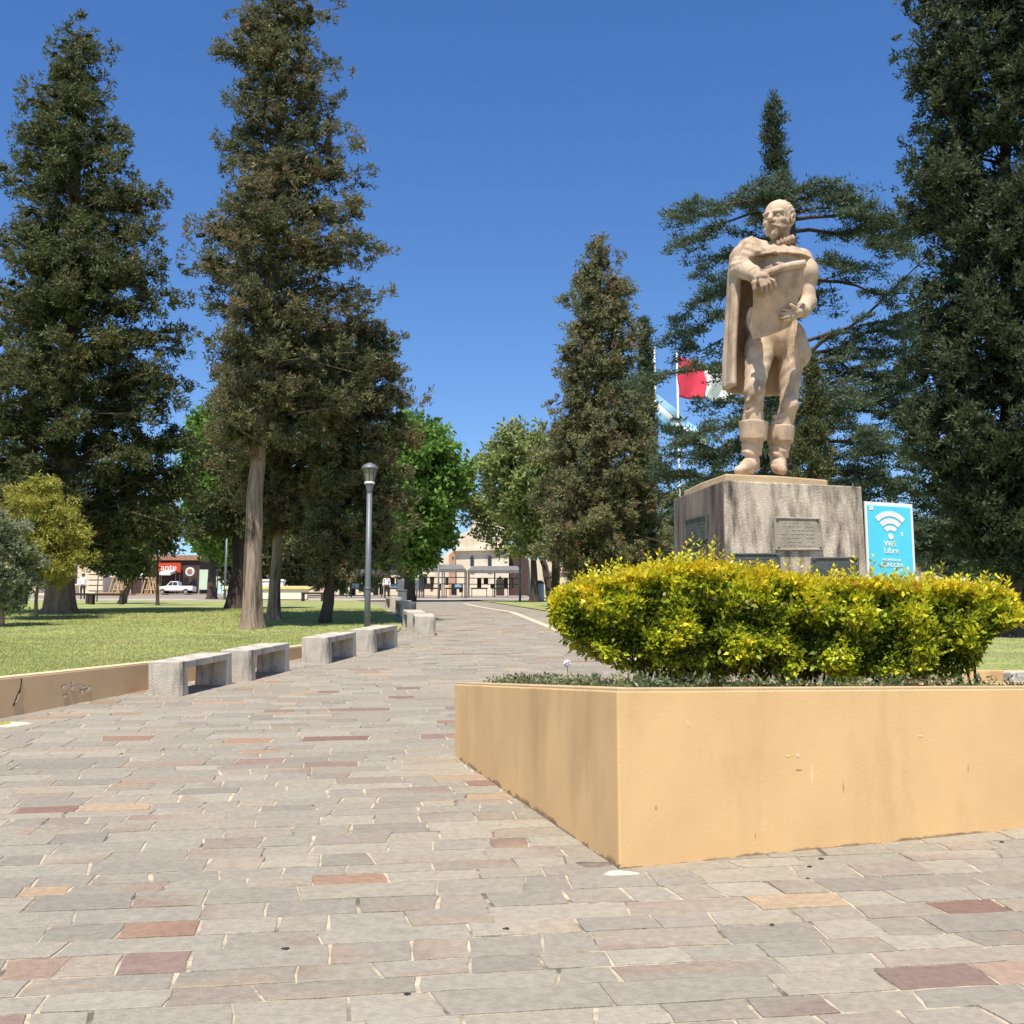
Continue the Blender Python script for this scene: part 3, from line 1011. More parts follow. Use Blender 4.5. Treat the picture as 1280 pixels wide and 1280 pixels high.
def face_pt(px, py, side, off):
    """point on front (0) or left (3) face of the pedestal under a pixel, pushed out by off; batter included roughly"""
    d = ray(px, py)
    nrm = -n1 if side == 0 else -ux
    o = c0[:2]
    t = ((o + nrm * 0.012) @ nrm) / (d[:2] @ nrm)
    p = np.array([d[0] * t, d[1] * t, EYE + d[2] * t])
    bat = 0.03 * (ZP - p[2]) / HP * (1.0 if side == 0 else 0.9)
    t = ((o + nrm * (bat + off)) @ nrm) / (d[:2] @ nrm)
    return np.array([d[0] * t, d[1] * t, EYE + d[2] * t])
def plaque(name, px4, side, thick, material, inset=True, bolts=True, lines=6):
    fr = [face_pt(px, py, side, thick) - D0 for px, py in px4]
    bk = [face_pt(px, py, side, -0.03) - D0 for px, py in px4]
    o = MB().hexa(bk, fr).build(name, material, pd, bevel=0.004)
    nrm = np.array([*(-n1 if side == 0 else -ux), 0])
    c = sum(fr) / 4
    # raised frame bars
    fm = MB()
    for i in range(4):
        a, b = fr[i], fr[(i + 1) % 4]
        fm.tube([a + (c - a) * 0.03, b + (c - b) * 0.03], 0.014, 6)
    fm.build('frame', material, o)
    lm_ = MB()
    for k in range(lines):
        t = (k + 1.2) / (lines + 1.4)
        a = fr[3] * (1 - t) + fr[0] * t; b = fr[2] * (1 - t) + fr[1] * t
        s0, s1 = 0.12 + 0.1 * rng.rand(), 0.88 - 0.1 * rng.rand()
        p, q = a * (1 - s0) + b * s0, a * (1 - s1) + b * s1
        nw_ = 7
        for e_ in range(nw_):      # a line of worn raised strokes
            if rng.rand() < 0.25: continue
            a_, b_ = (e_ + 0.1) / nw_, (e_ + rng.uniform(0.55, 0.95)) / nw_
            lm_.tube([p * (1 - a_) + q * a_, p * (1 - b_) + q * b_], 0.0045, 4)
    if lines: tag(lm_.build('relief', material, o), kind='stuff')
    if bolts:
        for i in range(4):
            p = fr[i] + (c - fr[i]) * 0.12
            MB().tube([p - nrm * 0.01, p + nrm * 0.012], 0.014, 6).build('bolt', M_BRONZE, o)
    return o
def z7(x, y): return (820 + x / 4.741, 600 + y / 4.738)
plaque('plaque', [z7(710, 415), z7(992, 415), z7(972, 228), z7(700, 222)], 0, 0.022, M_PLSTONE, lines=7)
plaque('plaque', [z7(437, 545), z7(735, 545), z7(735, 438), z7(437, 438)], 0, 0.03, M_BRONZE, lines=3)
plaque('plaque', [z7(920, 600), z7(1203, 600), z7(1200, 460), z7(920, 462)], 0, 0.03, M_BRONZE, lines=3)
plaque('plaque', [z7(172, 385), z7(302, 352), z7(302, 205), z7(172, 238)], 3, 0.025, M_BRONZE, lines=6)
plaque('plaque', [z7(170, 470), z7(300, 450), z7(300, 385), z7(172, 410)], 3, 0.02, M_BRONZE, lines=0, bolts=False)
# slab under the figure
sb = []
for px, py in ((905, 592), (1037, 600), (1010, 594), (873, 604)):
    sb.append(py)
m = MB()
def inset_pt(u, w):
    p = c0[:2] + ux * LEN1 * u + n1 * LEN3 * w
    return (p[0] - D0[0], p[1] - D0[1])
slb = [inset_pt(.03, .05), inset_pt(.40, .03), inset_pt(.80, .10), inset_pt(.80, .93), inset_pt(.06, .95), inset_pt(.02, .5)]
SLT = ZP + 0.085
m.prism(slb, ZP - 0.02 - D0[2], SLT - D0[2])
m.build('slab', M_SLAB, pd, bevel=0.02)

# ================================================================== STATUE
SY = pc[1]
st = tag(empty('statue', (pc[0], pc[1], SLT)), 'tan stone statue of a bearded caped man in boots unrolling a sheet', 'statue')
T0 = loc_of(st)
def W(px, py, dy=0.0):
    return pt(px, py, SY + dy)

class SDF:
    def __init__(self, lo, hi, h):
        self.lo, self.h = np.array(lo, float), h
        n = np.ceil((np.array(hi) - self.lo) / h).astype(int) + 1
        self.n = n
        self.F = np.full(n, 1.0, dtype=np.float32)
    def sub(self, lo, hi, pad):
        a = np.clip(np.floor((np.array(lo) - pad - self.lo) / self.h).astype(int), 0, self.n - 1)
        b = np.clip(np.ceil((np.array(hi) + pad - self.lo) / self.h).astype(int) + 1, 1, self.n)
        sl = tuple(slice(int(i), int(j)) for i, j in zip(a, b))
        ax = [self.lo[k] + self.h * np.arange(a[k], b[k]) for k in range(3)]
        X, Y, Z = np.meshgrid(*ax, indexing='ij')
        return sl, np.stack([X, Y, Z], -1).astype(np.float32)
    def merge(self, sl, d, k):
        f = self.F[sl]
        if k <= 0:
            self.F[sl] = np.minimum(f, d)
        else:
            h = np.clip(0.5 + 0.5 * (f - d) / k, 0, 1)
            self.F[sl] = f * (1 - h) + d * h - k * h * (1 - h)
    def cut(self, sl, d, k):
        f = self.F[sl]
        h = np.clip(0.5 - 0.5 * (f + d) / k, 0, 1)
        self.F[sl] = f * (1 - h) - d * h + k * h * (1 - h)
    def cap(self, a, b, ra, rb, k=0.04, sq=None):
        a, b = np.array(a, float), np.array(b, float)
        r = max(ra, rb)
        sl, P = self.sub(np.minimum(a, b) - r, np.maximum(a, b) + r, k + 2 * self.h)
        ba = b - a
        pa = P - a
        t = np.clip((pa @ ba) / (ba @ ba), 0, 1)
        q = pa - t[..., None] * ba
        if sq is not None:
            q = q * np.array(sq)
        self.merge(sl, np.linalg.norm(q, axis=-1) - (ra + (rb - ra) * t), k)
    def ell(self, c, r, k=0.04, M=None, cut=False):
        c, r = np.array(c, float), np.array(r, float)
        m_ = r.max()
        sl, P = self.sub(c - m_, c + m_, k + 2 * self.h)
        p = P - c
        if M is not None:
            p = p @ np.array(M).T
        k0 = np.linalg.norm(p / r, axis=-1)
        k1 = np.linalg.norm(p / (r * r), axis=-1) + 1e-6
        d = k0 * (k0 - 1) / k1
        (self.cut if cut else self.merge)(sl, d, k)
    def cone(self, a, b, ra, rb, k=0.01):
        a, b = np.array(a, float), np.array(b, float)
        r = max(ra, rb)
        sl, P = self.sub(np.minimum(a, b) - r, np.maximum(a, b) + r, k + 2 * self.h)
        ba = b - a; Ln = np.linalg.norm(ba); u = ba / Ln
        pa = P - a
        s = pa @ u
        q = np.linalg.norm(pa - s[..., None] * u, axis=-1)
        t = np.clip(s / Ln, 0, 1)
        d = np.maximum(q - (ra + (rb - ra) * t), np.abs(s - Ln / 2) - Ln / 2)
        self.merge(sl, d, k)
    def mesh(self):
        F = self.F; n = self.n; h = self.h
        S = F < 0
        c = n - 1
        cnt = np.zeros(c, np.int16)
        acc = np.zeros((*c, 3), np.float32)
        def corner(o):
            return tuple(slice(o[k], o[k] + c[k]) for k in range(3))
        for ax in range(3):
            others = [k for k in range(3) if k != ax]
            for i in (0, 1):
                for j in (0, 1):
                    o0 = [0, 0, 0]; o0[others[0]] = i; o0[others[1]] = j
                    o1 = list(o0); o1[ax] = 1
                    f0, f1 = F[corner(o0)], F[corner(o1)]
                    x = (f0 < 0) != (f1 < 0)
                    t = np.where(x, f0 / np.where(x, f0 - f1, 1), 0)
                    cnt += x
                    for k in range(3):
                        if k == ax:
                            acc[..., k] += np.where(x, t, 0)
                        elif o0[k]:
                            acc[..., k] += x
        act = cnt > 0
        idx = np.full(c, -1, np.int64)
        ii = np.argwhere(act)
        idx[act] = np.arange(len(ii))
        V = self.lo + h * (ii + acc[act] / cnt[act][:, None])
        quads = []
        for ax in range(3):
            o = [k for k in range(3) if k != ax]
            a_ = [slice(None)] * 3; b_ = [slice(None)] * 3
            a_[ax] = slice(0, n[ax] - 1); b_[ax] = slice(1, n[ax])
            x = S[tuple(a_)] != S[tuple(b_)]
            E = np.argwhere(x)
            E = E[(E[:, o[0]] > 0) & (E[:, o[1]] > 0) & (E[:, o[0]] < c[o[0]]) & (E[:, o[1]] < c[o[1]])]
            ins = S[E[:, 0], E[:, 1], E[:, 2]]
            def cell(d0, d1):
                q = E.copy(); q[:, o[0]] -= d0; q[:, o[1]] -= d1
                return idx[q[:, 0], q[:, 1], q[:, 2]]
            Q = np.stack([cell(1, 1), cell(0, 1), cell(0, 0), cell(1, 0)], 1)
            flip = ins if ax != 1 else ~ins
            Q[~flip] = Q[~flip][:, ::-1]
            quads.append(Q)
        return V, np.concatenate(quads)

lo = np.array([W(898, 400)[0], SY - 0.85, SLT - 0.03]); hi = np.array([W(1030, 400)[0], SY + 0.50, W(970, 246)[2] + 0.05])
lo[1] = SY - 0.98
B = SDF(lo, hi, 0.0098)
# torso and doublet
B.ell(W(974, 344, 0.0), (0.315, 0.235, 0.36), 0.05)
B.ell(W(972, 366, -0.06), (0.25, 0.22, 0.24), 0.06)
B.ell(W(968, 404, 0.0), (0.255, 0.20, 0.22), 0.06)
B.ell(W(967, 424, 0.02), (0.275, 0.21, 0.20), 0.06)
# shoulders
B.cap(W(940, 314, 0.02), W(1000, 326, 0.02), 0.155, 0.135, 0.06)
# trunk hose
B.ell(W(949, 440, -0.02), (0.165, 0.185, 0.27), 0.05)
B.ell(W(991, 432, 0.03), (0.165, 0.185, 0.30), 0.05)
B.ell(W(998, 442, 0.03), (0.14, 0.17, 0.17), 0.04)
B.cone(W(994, 459, 0.04), W(993, 452, 0.04), 0.135, 0.15, 0.02)
# his right leg (forward, viewer left)
B.cap(W(949, 438, -0.02), W(943, 487, -0.20), 0.165, 0.115, 0.04)
B.ell(W(943, 489, -0.235), (0.105, 0.10, 0.13), 0.05)
B.cap(W(943, 492, -0.18), W(941, 530, -0.10), 0.112, 0.112, 0.04)
B.cap(W(941, 525, -0.10), W(940, 572, -0.06), 0.118, 0.085, 0.04)
B.cone(W(941.5, 550, -0.09), W(942, 527, -0.11), 0.155, 0.172, 0.012)
B.cone(W(939, 568, -0.05), W(941, 549, -0.08), 0.115, 0.125, 0.03)
B.cap(W(941, 582, 0.02), W(934, 582, -0.16), 0.085, 0.082, 0.05)
B.cap(W(936, 584, -0.12), W(923, 588, -0.33), 0.078, 0.052, 0.04)
for q, r_, dy_ in ((503, .004, -.245), (511, .002, -.215), (562, .004, -.135), (497, .004, -.26)):
    B.cap(W(935, q + 4, dy_), W(950, q - 2, dy_), 0.020 + r_, 0.012 + r_, 0.035)
# his left leg (viewer right)
B.cap(W(989, 440, 0.04), W(986, 502, 0.0), 0.155, 0.105, 0.04)
B.ell(W(988, 505, -0.06), (0.09, 0.085, 0.11), 0.05)
B.cap(W(986, 507, 0.0), W(978, 540, 0.06), 0.102, 0.106, 0.04)
B.cap(W(977, 535, 0.06), W(973, 575, 0.08), 0.115, 0.085, 0.04)
B.cone(W(975.5, 553, 0.06), W(976, 533, 0.05), 0.150, 0.165, 0.012)
B.cone(W(973, 571, 0.08), W(975, 552, 0.07), 0.112, 0.122, 0.03)
B.cap(W(973, 580, 0.16), W(973, 582, 0.0), 0.088, 0.082, 0.05)
B.cap(W(973, 584, 0.0), W(978, 588, -0.19), 0.078, 0.055, 0.04)
for q, r_, dy_ in ((517, .003, -.06), (524, .002, -.05), (564, .004, -.01)):
    B.cap(W(967, q + 4, dy_), W(983, q - 2, dy_), 0.02 + r_, 0.012 + r_, 0.035)
# his right arm (viewer left) under the cape, reaching forward over the sheet
B.cap(W(936, 314, 0.0), W(926, 337, -0.10), 0.150, 0.125, 0.05)
B.cap(W(926, 335, -0.10), W(942, 342, -0.59), 0.125, 0.088, 0.04)
B.cone(W(943.5, 343, -0.64), W(940.5, 341.5, -0.55), 0.085, 0.10, 0.012)
B.cap(W(944, 343.5, -0.64), W(953, 349, -0.79), 0.062, 0.070, 0.03)
B.ell(W(952, 348, -0.79), (0.085, 0.10, 0.060), 0.035)
for i, (p0, p1, p2) in enumerate((((957, 350, -0.85), (962, 354, -0.88), (963.5, 361, -0.86)), ((954, 351, -0.86), (957.5, 356.5, -0.89), (958, 364, -0.87)), ((950.5, 351, -0.86), (952.5, 358, -0.89), (952.5, 365, -0.87)), ((959.5, 348, -0.84), (967, 351, -0.86), (969.5, 357.5, -0.84)))):
    B.cap(W(*p0), W(*p1), 0.025, 0.021, 0.006); B.cap(W(*p1), W(*p2), 0.021, 0.017, 0.004)
B.cap(W(947, 349, -0.77), W(942.5, 354, -0.83), 0.034, 0.030, 0.014); B.cap(W(942.5, 354, -0.83), W(943, 362, -0.83), 0.029, 0.024, 0.008)
# his left arm (viewer right)
B.cap(W(1001, 326, 0.02), W(1009, 345, 0.0), 0.14, 0.125, 0.05)
B.ell(W(1009, 340, -0.02), (0.135, 0.15, 0.16), 0.03)
B.cone(W(1008.5, 356, 0.0), W(1009, 351, 0.0), 0.108, 0.12, 0.015)
B.cap(W(1008, 350, 0.0), W(1010, 378, -0.02), 0.098, 0.095, 0.03)
B.cap(W(1010, 378, -0.02), W(1002, 388, -0.38), 0.095, 0.078, 0.03)
B.cone(W(1004, 387, -0.33), W(1001, 388.5, -0.40), 0.098, 0.088, 0.012)
B.ell(W(995, 391, -0.47), (0.085, 0.085, 0.06), 0.03)
for i, (p0, p1, p2) in enumerate((((990, 387, -0.52), (983, 388, -0.56), (977, 387, -0.57)), ((990, 391, -0.53), (982, 392, -0.57), (976, 392, -0.58)), ((990, 395, -0.53), (983, 396, -0.56), (977, 397, -0.57)), ((991, 398, -0.51), (985, 400, -0.54), (980, 401, -0.54)))):
    B.cap(W(*p0), W(*p1), 0.022, 0.019, 0.004); B.cap(W(*p1), W(*p2), 0.019, 0.016, 0.004)
B.cap(W(997, 387, -0.52), W(988, 381, -0.60), 0.028, 0.021, 0.01)
# shoulder cape lying across the chest
sl, P = B.sub(W(905, 345, -0.4), W(1020, 296, 0.45), 0.05)
ncx = W(973, 306, 0.0)
p = P - ncx
rad = np.sqrt((p[..., 0] / 1.25) ** 2 + (p[..., 1] / 0.86) ** 2)
tilt = p[..., 2] + 0.10 * np.clip(p[..., 0], -1, 1) * 0.4
az_ = np.arctan2(p[..., 1], p[..., 0])
surf = -0.02 - 0.52 * np.maximum(rad - 0.10, 0) - 1.1 * np.maximum(rad - 0.27, 0) + 0.012 * np.sin(az_ * 9 + rad * 9)
d = np.maximum(np.maximum((tilt - surf) * 0.75, (surf - 0.075 - tilt) * 0.75), rad - 0.345)
d = np.maximum(d, (p[..., 2] * -1 - 0.205))
B.merge(sl, d.astype(np.float32), 0.012)
# folds running from the clasp to the shoulder
for k in range(5):
    B.cap(W(966 - k, 314 - k * 1.4, -0.235 + .012 * k), W(936 - 2 * k, 309 + 4 * k, -0.13 - 0.012 * k), 0.016, 0.034, 0.03)
for k in range(3):
    B.cap(W(972 + k, 316 - k * 2, -0.235 + .015 * k), W(1002 + k, 320 - k * 2.2, -0.11 + .02 * k), 0.014, 0.024, 0.03)
B.ell(W(968, 315, -0.275), (0.026, 0.026, 0.026), 0.006)
for q in (330, 341, 352):
    B.ell(W(971, q, -0.25 - 0.02 * (q > 335)), (0.02, 0.02, 0.02), 0.006)
# grooves in the breeches and doublet, weathering
sl, P = B.sub(lo, hi, 0)
X, Y, Z = P[..., 0], P[..., 1], P[..., 2]
zt_, zb2 = W(970, 405)[2], W(970, 456)[2]
msk = np.clip((Z - zb2) / 0.05, 0, 1) * np.clip((zt_ - Z) / 0.08, 0, 1)
az_ = np.arctan2(Y - SY - 0.03, X - W(993, 440)[0])
B.F += (0.009 * np.sin(az_ * 15) * msk * (X > W(975, 440)[0])).astype(np.float32)
B.F += (0.0015 * np.sin(X * 31 + 2 * np.sin(Z * 17)) * np.sin(Y * 27 + Z * 9) * np.sin(Z * 23)).astype(np.float32)
# carved creases: sleeve, thighs and boots get fine diagonal tooling
zc1, zc2 = W(930, 300)[2], W(930, 345)[2]
am = np.clip((zc1 - Z) / 0.04, 0, 1) * np.clip((Z - zc2) / 0.04, 0, 1) * (X < W(950, 320)[0])
B.F += (0.006 * np.sin(62 * (Z + 0.55 * X)) * am).astype(np.float32)
tm = np.clip((W(940, 440)[2] - Z) / 0.1, 0, 1) * np.clip((Z - W(940, 525)[2]) / 0.05, 0, 1)
B.F += (0.0035 * np.sin(48 * (Z - 0.7 * X + 0.3 * Y)) * tm).astype(np.float32)
bt_ = np.clip((W(940, 552)[2] - Z) / 0.03, 0, 1) * np.clip((Z - W(940, 585)[2]) / 0.03, 0, 1)
B.F += (0.0045 * np.sin(70 * (Z + 0.5 * X)) * bt_).astype(np.float32)
VB_, QB_ = B.mesh()

# head
HC = W(973.5, 275.5, -0.02)
yaw = R(38)
KH = 1.12
fw = np.array([-math.sin(yaw), -math.cos(yaw), 0.0]); rt = np.array([-math.cos(yaw), math.sin(yaw), 0.0])
up_ = np.array([0, 0, 1.0])
fw = fw * math.cos(R(2)) + up_ * math.sin(R(2)); up_ = np.cross(rt, fw); up_ = up_ if up_[2] > 0 else -up_
HM = np.stack([rt, fw, up_])
def hp(a, b, c): return HC + KH * (rt * a + fw * b + up_ * c)
Hd = SDF(HC - np.array([.32, .34, .44]), HC + np.array([.32, .34, .32]), 0.0068)
He = lambda c, r, k=0.02, cut=False: Hd.ell(hp(*c), np.array(r) * KH, k * 0.8, HM, cut)
Hc = lambda a, b, ra, rb, k=0.02: Hd.cap(hp(*a), hp(*b), ra * KH, rb * KH, k * 0.8)
He((0, -.015, .055), (.150, .185, .165))
He((0, .055, -.075), (.120, .125, .150), 0.04)
He((0, .115, -.165), (.070, .055, .060), 0.03)
He((0, .135, -.205), (.048, .045, .050), 0.02)
Hc((-.098, .140, .034), (-.02, .176, .028), .022, .025, .014)
Hc((.098, .140, .034), (.02, .176, .028), .022, .025, .014)
for s in (-1, 1):
    He((s * .062, .182, -.010), (.044, .046, .030), 0.012, True)
    He((s * .062, .140, -.010), (.030, .026, .022), 0.006)
    Hc((s * .035, .158, -.022), (s * .092, .132, -.028), .009, .009, .006)
    He((s * .085, .105, -.060), (.045, .05, .04), 0.03)
    Hc((0, .186, -.112), (s * .070, .150, -.135), .019, .010, .010)
    He((s * .075, .085, -.135), (.045, .06, .05), 0.03)
    He((s * .150, -.015, -.020), (.020, .040, .060), 0.012)
    He((s * .160, -.010, -.018), (.012, .022, .036), 0.008, True)
    Hc((s * .135, .045, .02), (s * .128, .05, -.07), .022, .014, .015)
Hc((0, .172, .022), (0, .222, -.062), .018, .030, .012)
He((-.026, .185, -.070), (.018, .022, .016), 0.01); He((.026, .185, -.070), (.018, .022, .016), 0.01)
He((0, .168, -.145), (.032, .018, .010), 0.008)
He((0, .190, -.131), (.045, .014, .006), 0.006, True)
# hair with short locks
He((0, -.035, .062), (.158, .175, .168), 0.01)
sl, P = Hd.sub(HC - .3, HC + .3, 0)
p = (P - HC) @ HM.T
hm = (p[..., 1] < 0.06 - 0.35 * np.clip(0.12 - p[..., 2], 0, .3)) & (p[..., 2] > -.08)
Hd.F[sl] -= (0.006 * np.sin(p[..., 0] * 60 + p[..., 2] * 70) * np.sin(p[..., 1] * 55 + 20 * p[..., 2]) * hm).astype(np.float32)
bm_ = (p[..., 2] < -.13) & (p[..., 1] > 0.05)
Hd.F[sl] -= (0.004 * np.sin(p[..., 0] * 120) * bm_).astype(np.float32)
Hd.cap(hp(0, -.03, -.10), W(976, 314, 0.02), 0.108, 0.125, 0.03)
VH_, QH_ = Hd.mesh()
# the two surfaces overlap inside the ruff: one figure mesh
V = np.concatenate([VB_, VH_]) - T0
Q = np.concatenate([QB_, QH_ + len(VB_)])
link('figure', np_mesh('figure', V, Q, smooth=True), M_SAND, st)

# ruff collar: frilled band round the neck
m = MB()
nr = 96
rc = W(974.5, 304, 0.0)
vs = []
for ring, (rr, zz) in enumerate(((0.115, -0.05), (0.16, -0.045), (0.178, 0.0), (0.162, 0.035), (0.112, 0.03))):
    for k in range(nr):
        a = 2 * math.pi * k / nr
        fr_ = 1 + (0.06 * math.sin(a * 22) if ring in (1, 2, 3) else 0)
        dz = 0.016 * math.sin(a * 22 + 1.5) if ring in (1, 2, 3) else 0
        x, y = rr * fr_ * math.cos(a), rr * fr_ * math.sin(a)
        vs.append(np.array([rc[0] + x, rc[1] + y, rc[2] + zz + dz + 0.34 * x + 0.25 * y]) - T0)
m.add(vs, [(r_ * nr + k, r_ * nr + (k + 1) % nr, (r_ + 1) * nr + (k + 1) % nr, (r_ + 1) * nr + k) for r_ in range(4) for k in range(nr)])
m.build('ruff_collar', M_SAND, st, smooth=True)

def shell_grid(name, Pg, thick, material, parent, origin):
    """Pg (r,c,3) grid -> closed thick shell"""
    r_, c_, _ = Pg.shape
    du = np.gradient(Pg, axis=1); dv = np.gradient(Pg, axis=0)
    N = unit(np.cross(du, dv))
    V = np.concatenate([(Pg + N * thick / 2).reshape(-1, 3), (Pg - N * thick / 2).reshape(-1, 3)]) - origin
    n = r_ * c_
    F = []
    for j in range(r_ - 1):
        for i in range(c_ - 1):
            a = j * c_ + i
            F.append((a, a + 1, a + c_ + 1, a + c_)); F.append((n + a, n + a + c_, n + a + c_ + 1, n + a + 1))
    for i in range(c_ - 1):
        F.append((i, n + i, n + i + 1, i + 1)); a = (r_ - 1) * c_ + i; F.append((a, a + 1, n + a + 1, n + a))
    for j in range(r_ - 1):
        a = j * c_; F.append((a, a + c_, n + a + c_, n + a)); a = j * c_ + c_ - 1; F.append((a, n + a, n + a + c_, a + c_))
    return link(name, np_mesh(name, V, np.array(F), smooth=True), material, parent)

# the sheet: rolled top edge, leaning out at the top
rows = []
prof = []     # (t, extra py, dy)
nU, nV = 26, 40
# left and right edges in pixels from top to bottom with depth
Ledge_ = [(941, 351, -.76), (941.5, 362, -.74), (942, 378, -.66), (940, 398, -.55), (937, 412, -.49), (941, 424, -.45)]
Redge_ = [(1005, 331, -.64), (1003, 344, -.62), (999, 362, -.55), (995, 382, -.47), (991, 396, -.42), (987, 407, -.39)]
def smooth_curve(ps, n):
    ps = np.array(ps, float)
    t = np.linspace(0, 1, len(ps)); s = np.linspace(0, 1, n)
    o = np.stack([np.interp(s, t, ps[:, k]) for k in range(3)], 1)
    for _ in range(3):
        o[1:-1] = 0.25 * o[:-2] + 0.5 * o[1:-1] + 0.25 * o[2:]
    return o
el, er = smooth_curve(Ledge_, nV), smooth_curve(Redge_, nV)
Pg = np.zeros((nV, nU, 3))
for j in range(nV):
    for i in range(nU):
        s_ = i / (nU - 1)
        q = el[j] * (1 - s_) + er[j] * s_
        bow = math.sin(math.pi * s_)
        tt = j / (nV - 1)
        q = q + np.array([0, -3.5 * bow * (1 - tt) * (1 if s_ < 2 else 0) + 2.5 * bow * tt, -0.05 * bow])
        Pg[j, i] = W(*q)
# roll at the top: curl forward over and back
roll = []
top = Pg[0]
for a in np.linspace(0, 1.55 * math.pi, 14)[1:]:
    rr = 0.034 - 0.003 * a / math.pi
    roll.append(top + np.array([0.0, -rr * (1 - math.cos(a)), rr * math.sin(a)]))
Pg2 = np.concatenate([np.array(roll)[::-1], Pg], 0)
shell_grid('paper_sheet', Pg2, 0.032, M_SAND, st, T0)
# turned-back lower left corner of the sheet
cu_ = np.zeros((16, 6, 3))
for j in range(16):
    t = j / 15
    for i in range(6):
        s_ = i / 5
        cu_[j, i] = W(940.5 - 5.5 * s_ * math.sin(math.pi * min(1, t * 1.1)) ** 0.7 - 1.0 * s_, 384 + 34 * t, -.46 + .17 * t + 0.10 * s_)
shell_grid('sheet_fold', cu_, 0.024, M_SAND, st, T0)

# cape hanging behind the viewer-left side and the back
nU, nV = 60, 46
Pg = np.zeros((nV, nU, 3))
for j in range(nV):
    t = j / (nV - 1)
    py = 300 + t * 187
    cx, cy = W(964, 400)[0], SY + 0.06
    xl = W(np.interp(py, [300, 312, 340, 380, 450, 487], [925, 917, 914.5, 913, 909, 909]), 0 * py + py, 0.0)[0]
    xr = W(np.interp(py, [300, 330, 487], [1000, 1004, 990]), py, 0.2)[0]
    z = W(950, py, 0)[2]
    hx_ = (xr - xl) / 2
    mx_ = (xr + xl) / 2
    for i in range(nU):
        s_ = i / (nU - 1)
        # from front-left edge round the left side and across the back
        a = math.pi * (1.16 - 1.02 * s_) * 1.0
        fold = 0.022 * math.sin(s_ * 34 + 1.2 * t) * min(1, t * 2.2)
        rx, ry = hx_ * (1 + fold * 1.5), (0.30 + 0.10 * t) * (1 + fold * 2.5)
        x = mx_ + rx * math.cos(a) * (1.0 if i > 3 else 1 - 0.012 * (3 - i))
        y = cy + ry * math.sin(a) - 0.06 * (s_ < 0.12) * (0.12 - s_) / 0.12
        if t < 0.08:
            k_ = (0.08 - t) / 0.08
            x = x * (1 - 0.3 * k_) + cx * 0.3 * k_
            y = y * (1 - 0.3 * k_) + (cy) * 0.3 * k_
        Pg[j, i] = (x, y, z + 0.05 * math.sin(math.pi * s_) * t)
shell_grid('cape', Pg, 0.055, M_SAND, st, T0)

# ================================================================== WIFI SIGN
s0 = pt(1095, 722, 13.3); s1_ = pt(1144, 722, 13.75); s2_ = pt(1143, 628.5, 13.75); s3_ = pt(1083, 627, 13.3)
wx = pt(1084, 700, 13.3)[0]; wx2 = pt(1144, 700, 13.55)[0]
zt_s = pt(1083, 626.5, 13.3)[2]; zb_s = zt_s - 1.02
wsx, wsy = wx2 - wx, 0.25
ww = math.hypot(wsx, wsy); wa = math.atan2(wsy, wsx)
wy0 = 13.3
wc = (wx + wsx / 2, wy0 + wsy / 2)
sg = tag(empty('wifi_sign', (wc[0], wc[1], g(wc[1])), wa), 'cyan and white panel with wifi symbol standing beside the pedestal', 'sign')
zo = -g(wc[1])
zc = (zt_s + zb_s) / 2 + zo
hgt = zt_s - zb_s
MB().box((0, 0.012, zc), (ww, 0.02, hgt)).build('frame', M_WHITE, sg, bevel=0.003)
brd = 0.035
MB().box((-0.005, -0.001, zc - 0.01), (ww - 2 * brd, 0.012, hgt - 2 * brd)).build('panel', M_CYAN, sg)
for dx in (-ww * 0.36, ww * 0.36):
    MB().tube([(dx, 0.05, -0.05), (dx, 0.05, zt_s + zo - 0.1)], 0.02, 8).build('post', M_POLE, sg)
# wifi arcs: thin plates
ccz = zt_s + zo - 0.405
for r0_, r1_ in ((0.215, 0.27), (0.137, 0.192), (0.066, 0.115)):
    r0_ *= ww / 0.62; r1_ *= ww / 0.62
    m = MB()
    n = 18
    vs = []
    for k in range(n + 1):
        a = R(45) + R(90) * k / n
        for yv in (-0.012, -0.004):
            for r_ in (r0_, r1_):
                vs.append((r_ * math.cos(a), yv, ccz + r_ * math.sin(a)))
    fs = []
    for k in range(n):
        a = 4 * k; b = 4 * (k + 1)
        fs += [(a, b, b + 1, a + 1), (a + 2, a + 3, b + 3, b + 2), (a, a + 2, b + 2, b), (a + 1, b + 1, b + 3, a + 3)]
    fs += [(0, 1, 3, 2), (4 * n, 4 * n + 2, 4 * n + 3, 4 * n + 1)]
    m.add(vs, fs)
    m.build('arc', M_WHITE, sg)
m = MB()
m.tube([(0, -0.013, ccz), (0, -0.004, ccz)], 0.032 * ww / 0.62, 16)
m.build('dot', M_WHITE, sg)
RX = Matrix.Rotation(math.pi / 2, 4, 'X')
def sign_text(body, size, dx, dz, material, wscale=1.0):
    M = Matrix.Translation((dx, -0.0095, zc + dz)) @ RX @ Matrix.Diagonal((wscale, 1, 1, 1))
    text_obj('lettering', body, size, M, material, sg, 0.003)
M_WYEL = mat('sign_yellow', (0.80, 0.62, 0.28), 0.6, 0.03, 3)
sign_text('Wi', 0.098, -0.042, hgt * 0.5 - 0.495, M_WHITE)
sign_text('fi', 0.098, 0.048, hgt * 0.5 - 0.495, M_WYEL)
sign_text('Libre', 0.105, 0, hgt * 0.5 - 0.575, M_WHITE)
sign_text('PROVINCIA DE', 0.040, 0, hgt * 0.5 - 0.685, M_WHITE)
sign_text('CÓRDOBA', 0.066, 0, hgt * 0.5 - 0.745, M_WHITE)
m = MB(); m.box((-ww / 2 + 0.085, -0.008, zt_s + zo - 0.08), (0.05, 0.008, 0.045)); m.build('emblem', M_WHITE, sg, bevel=0.003)
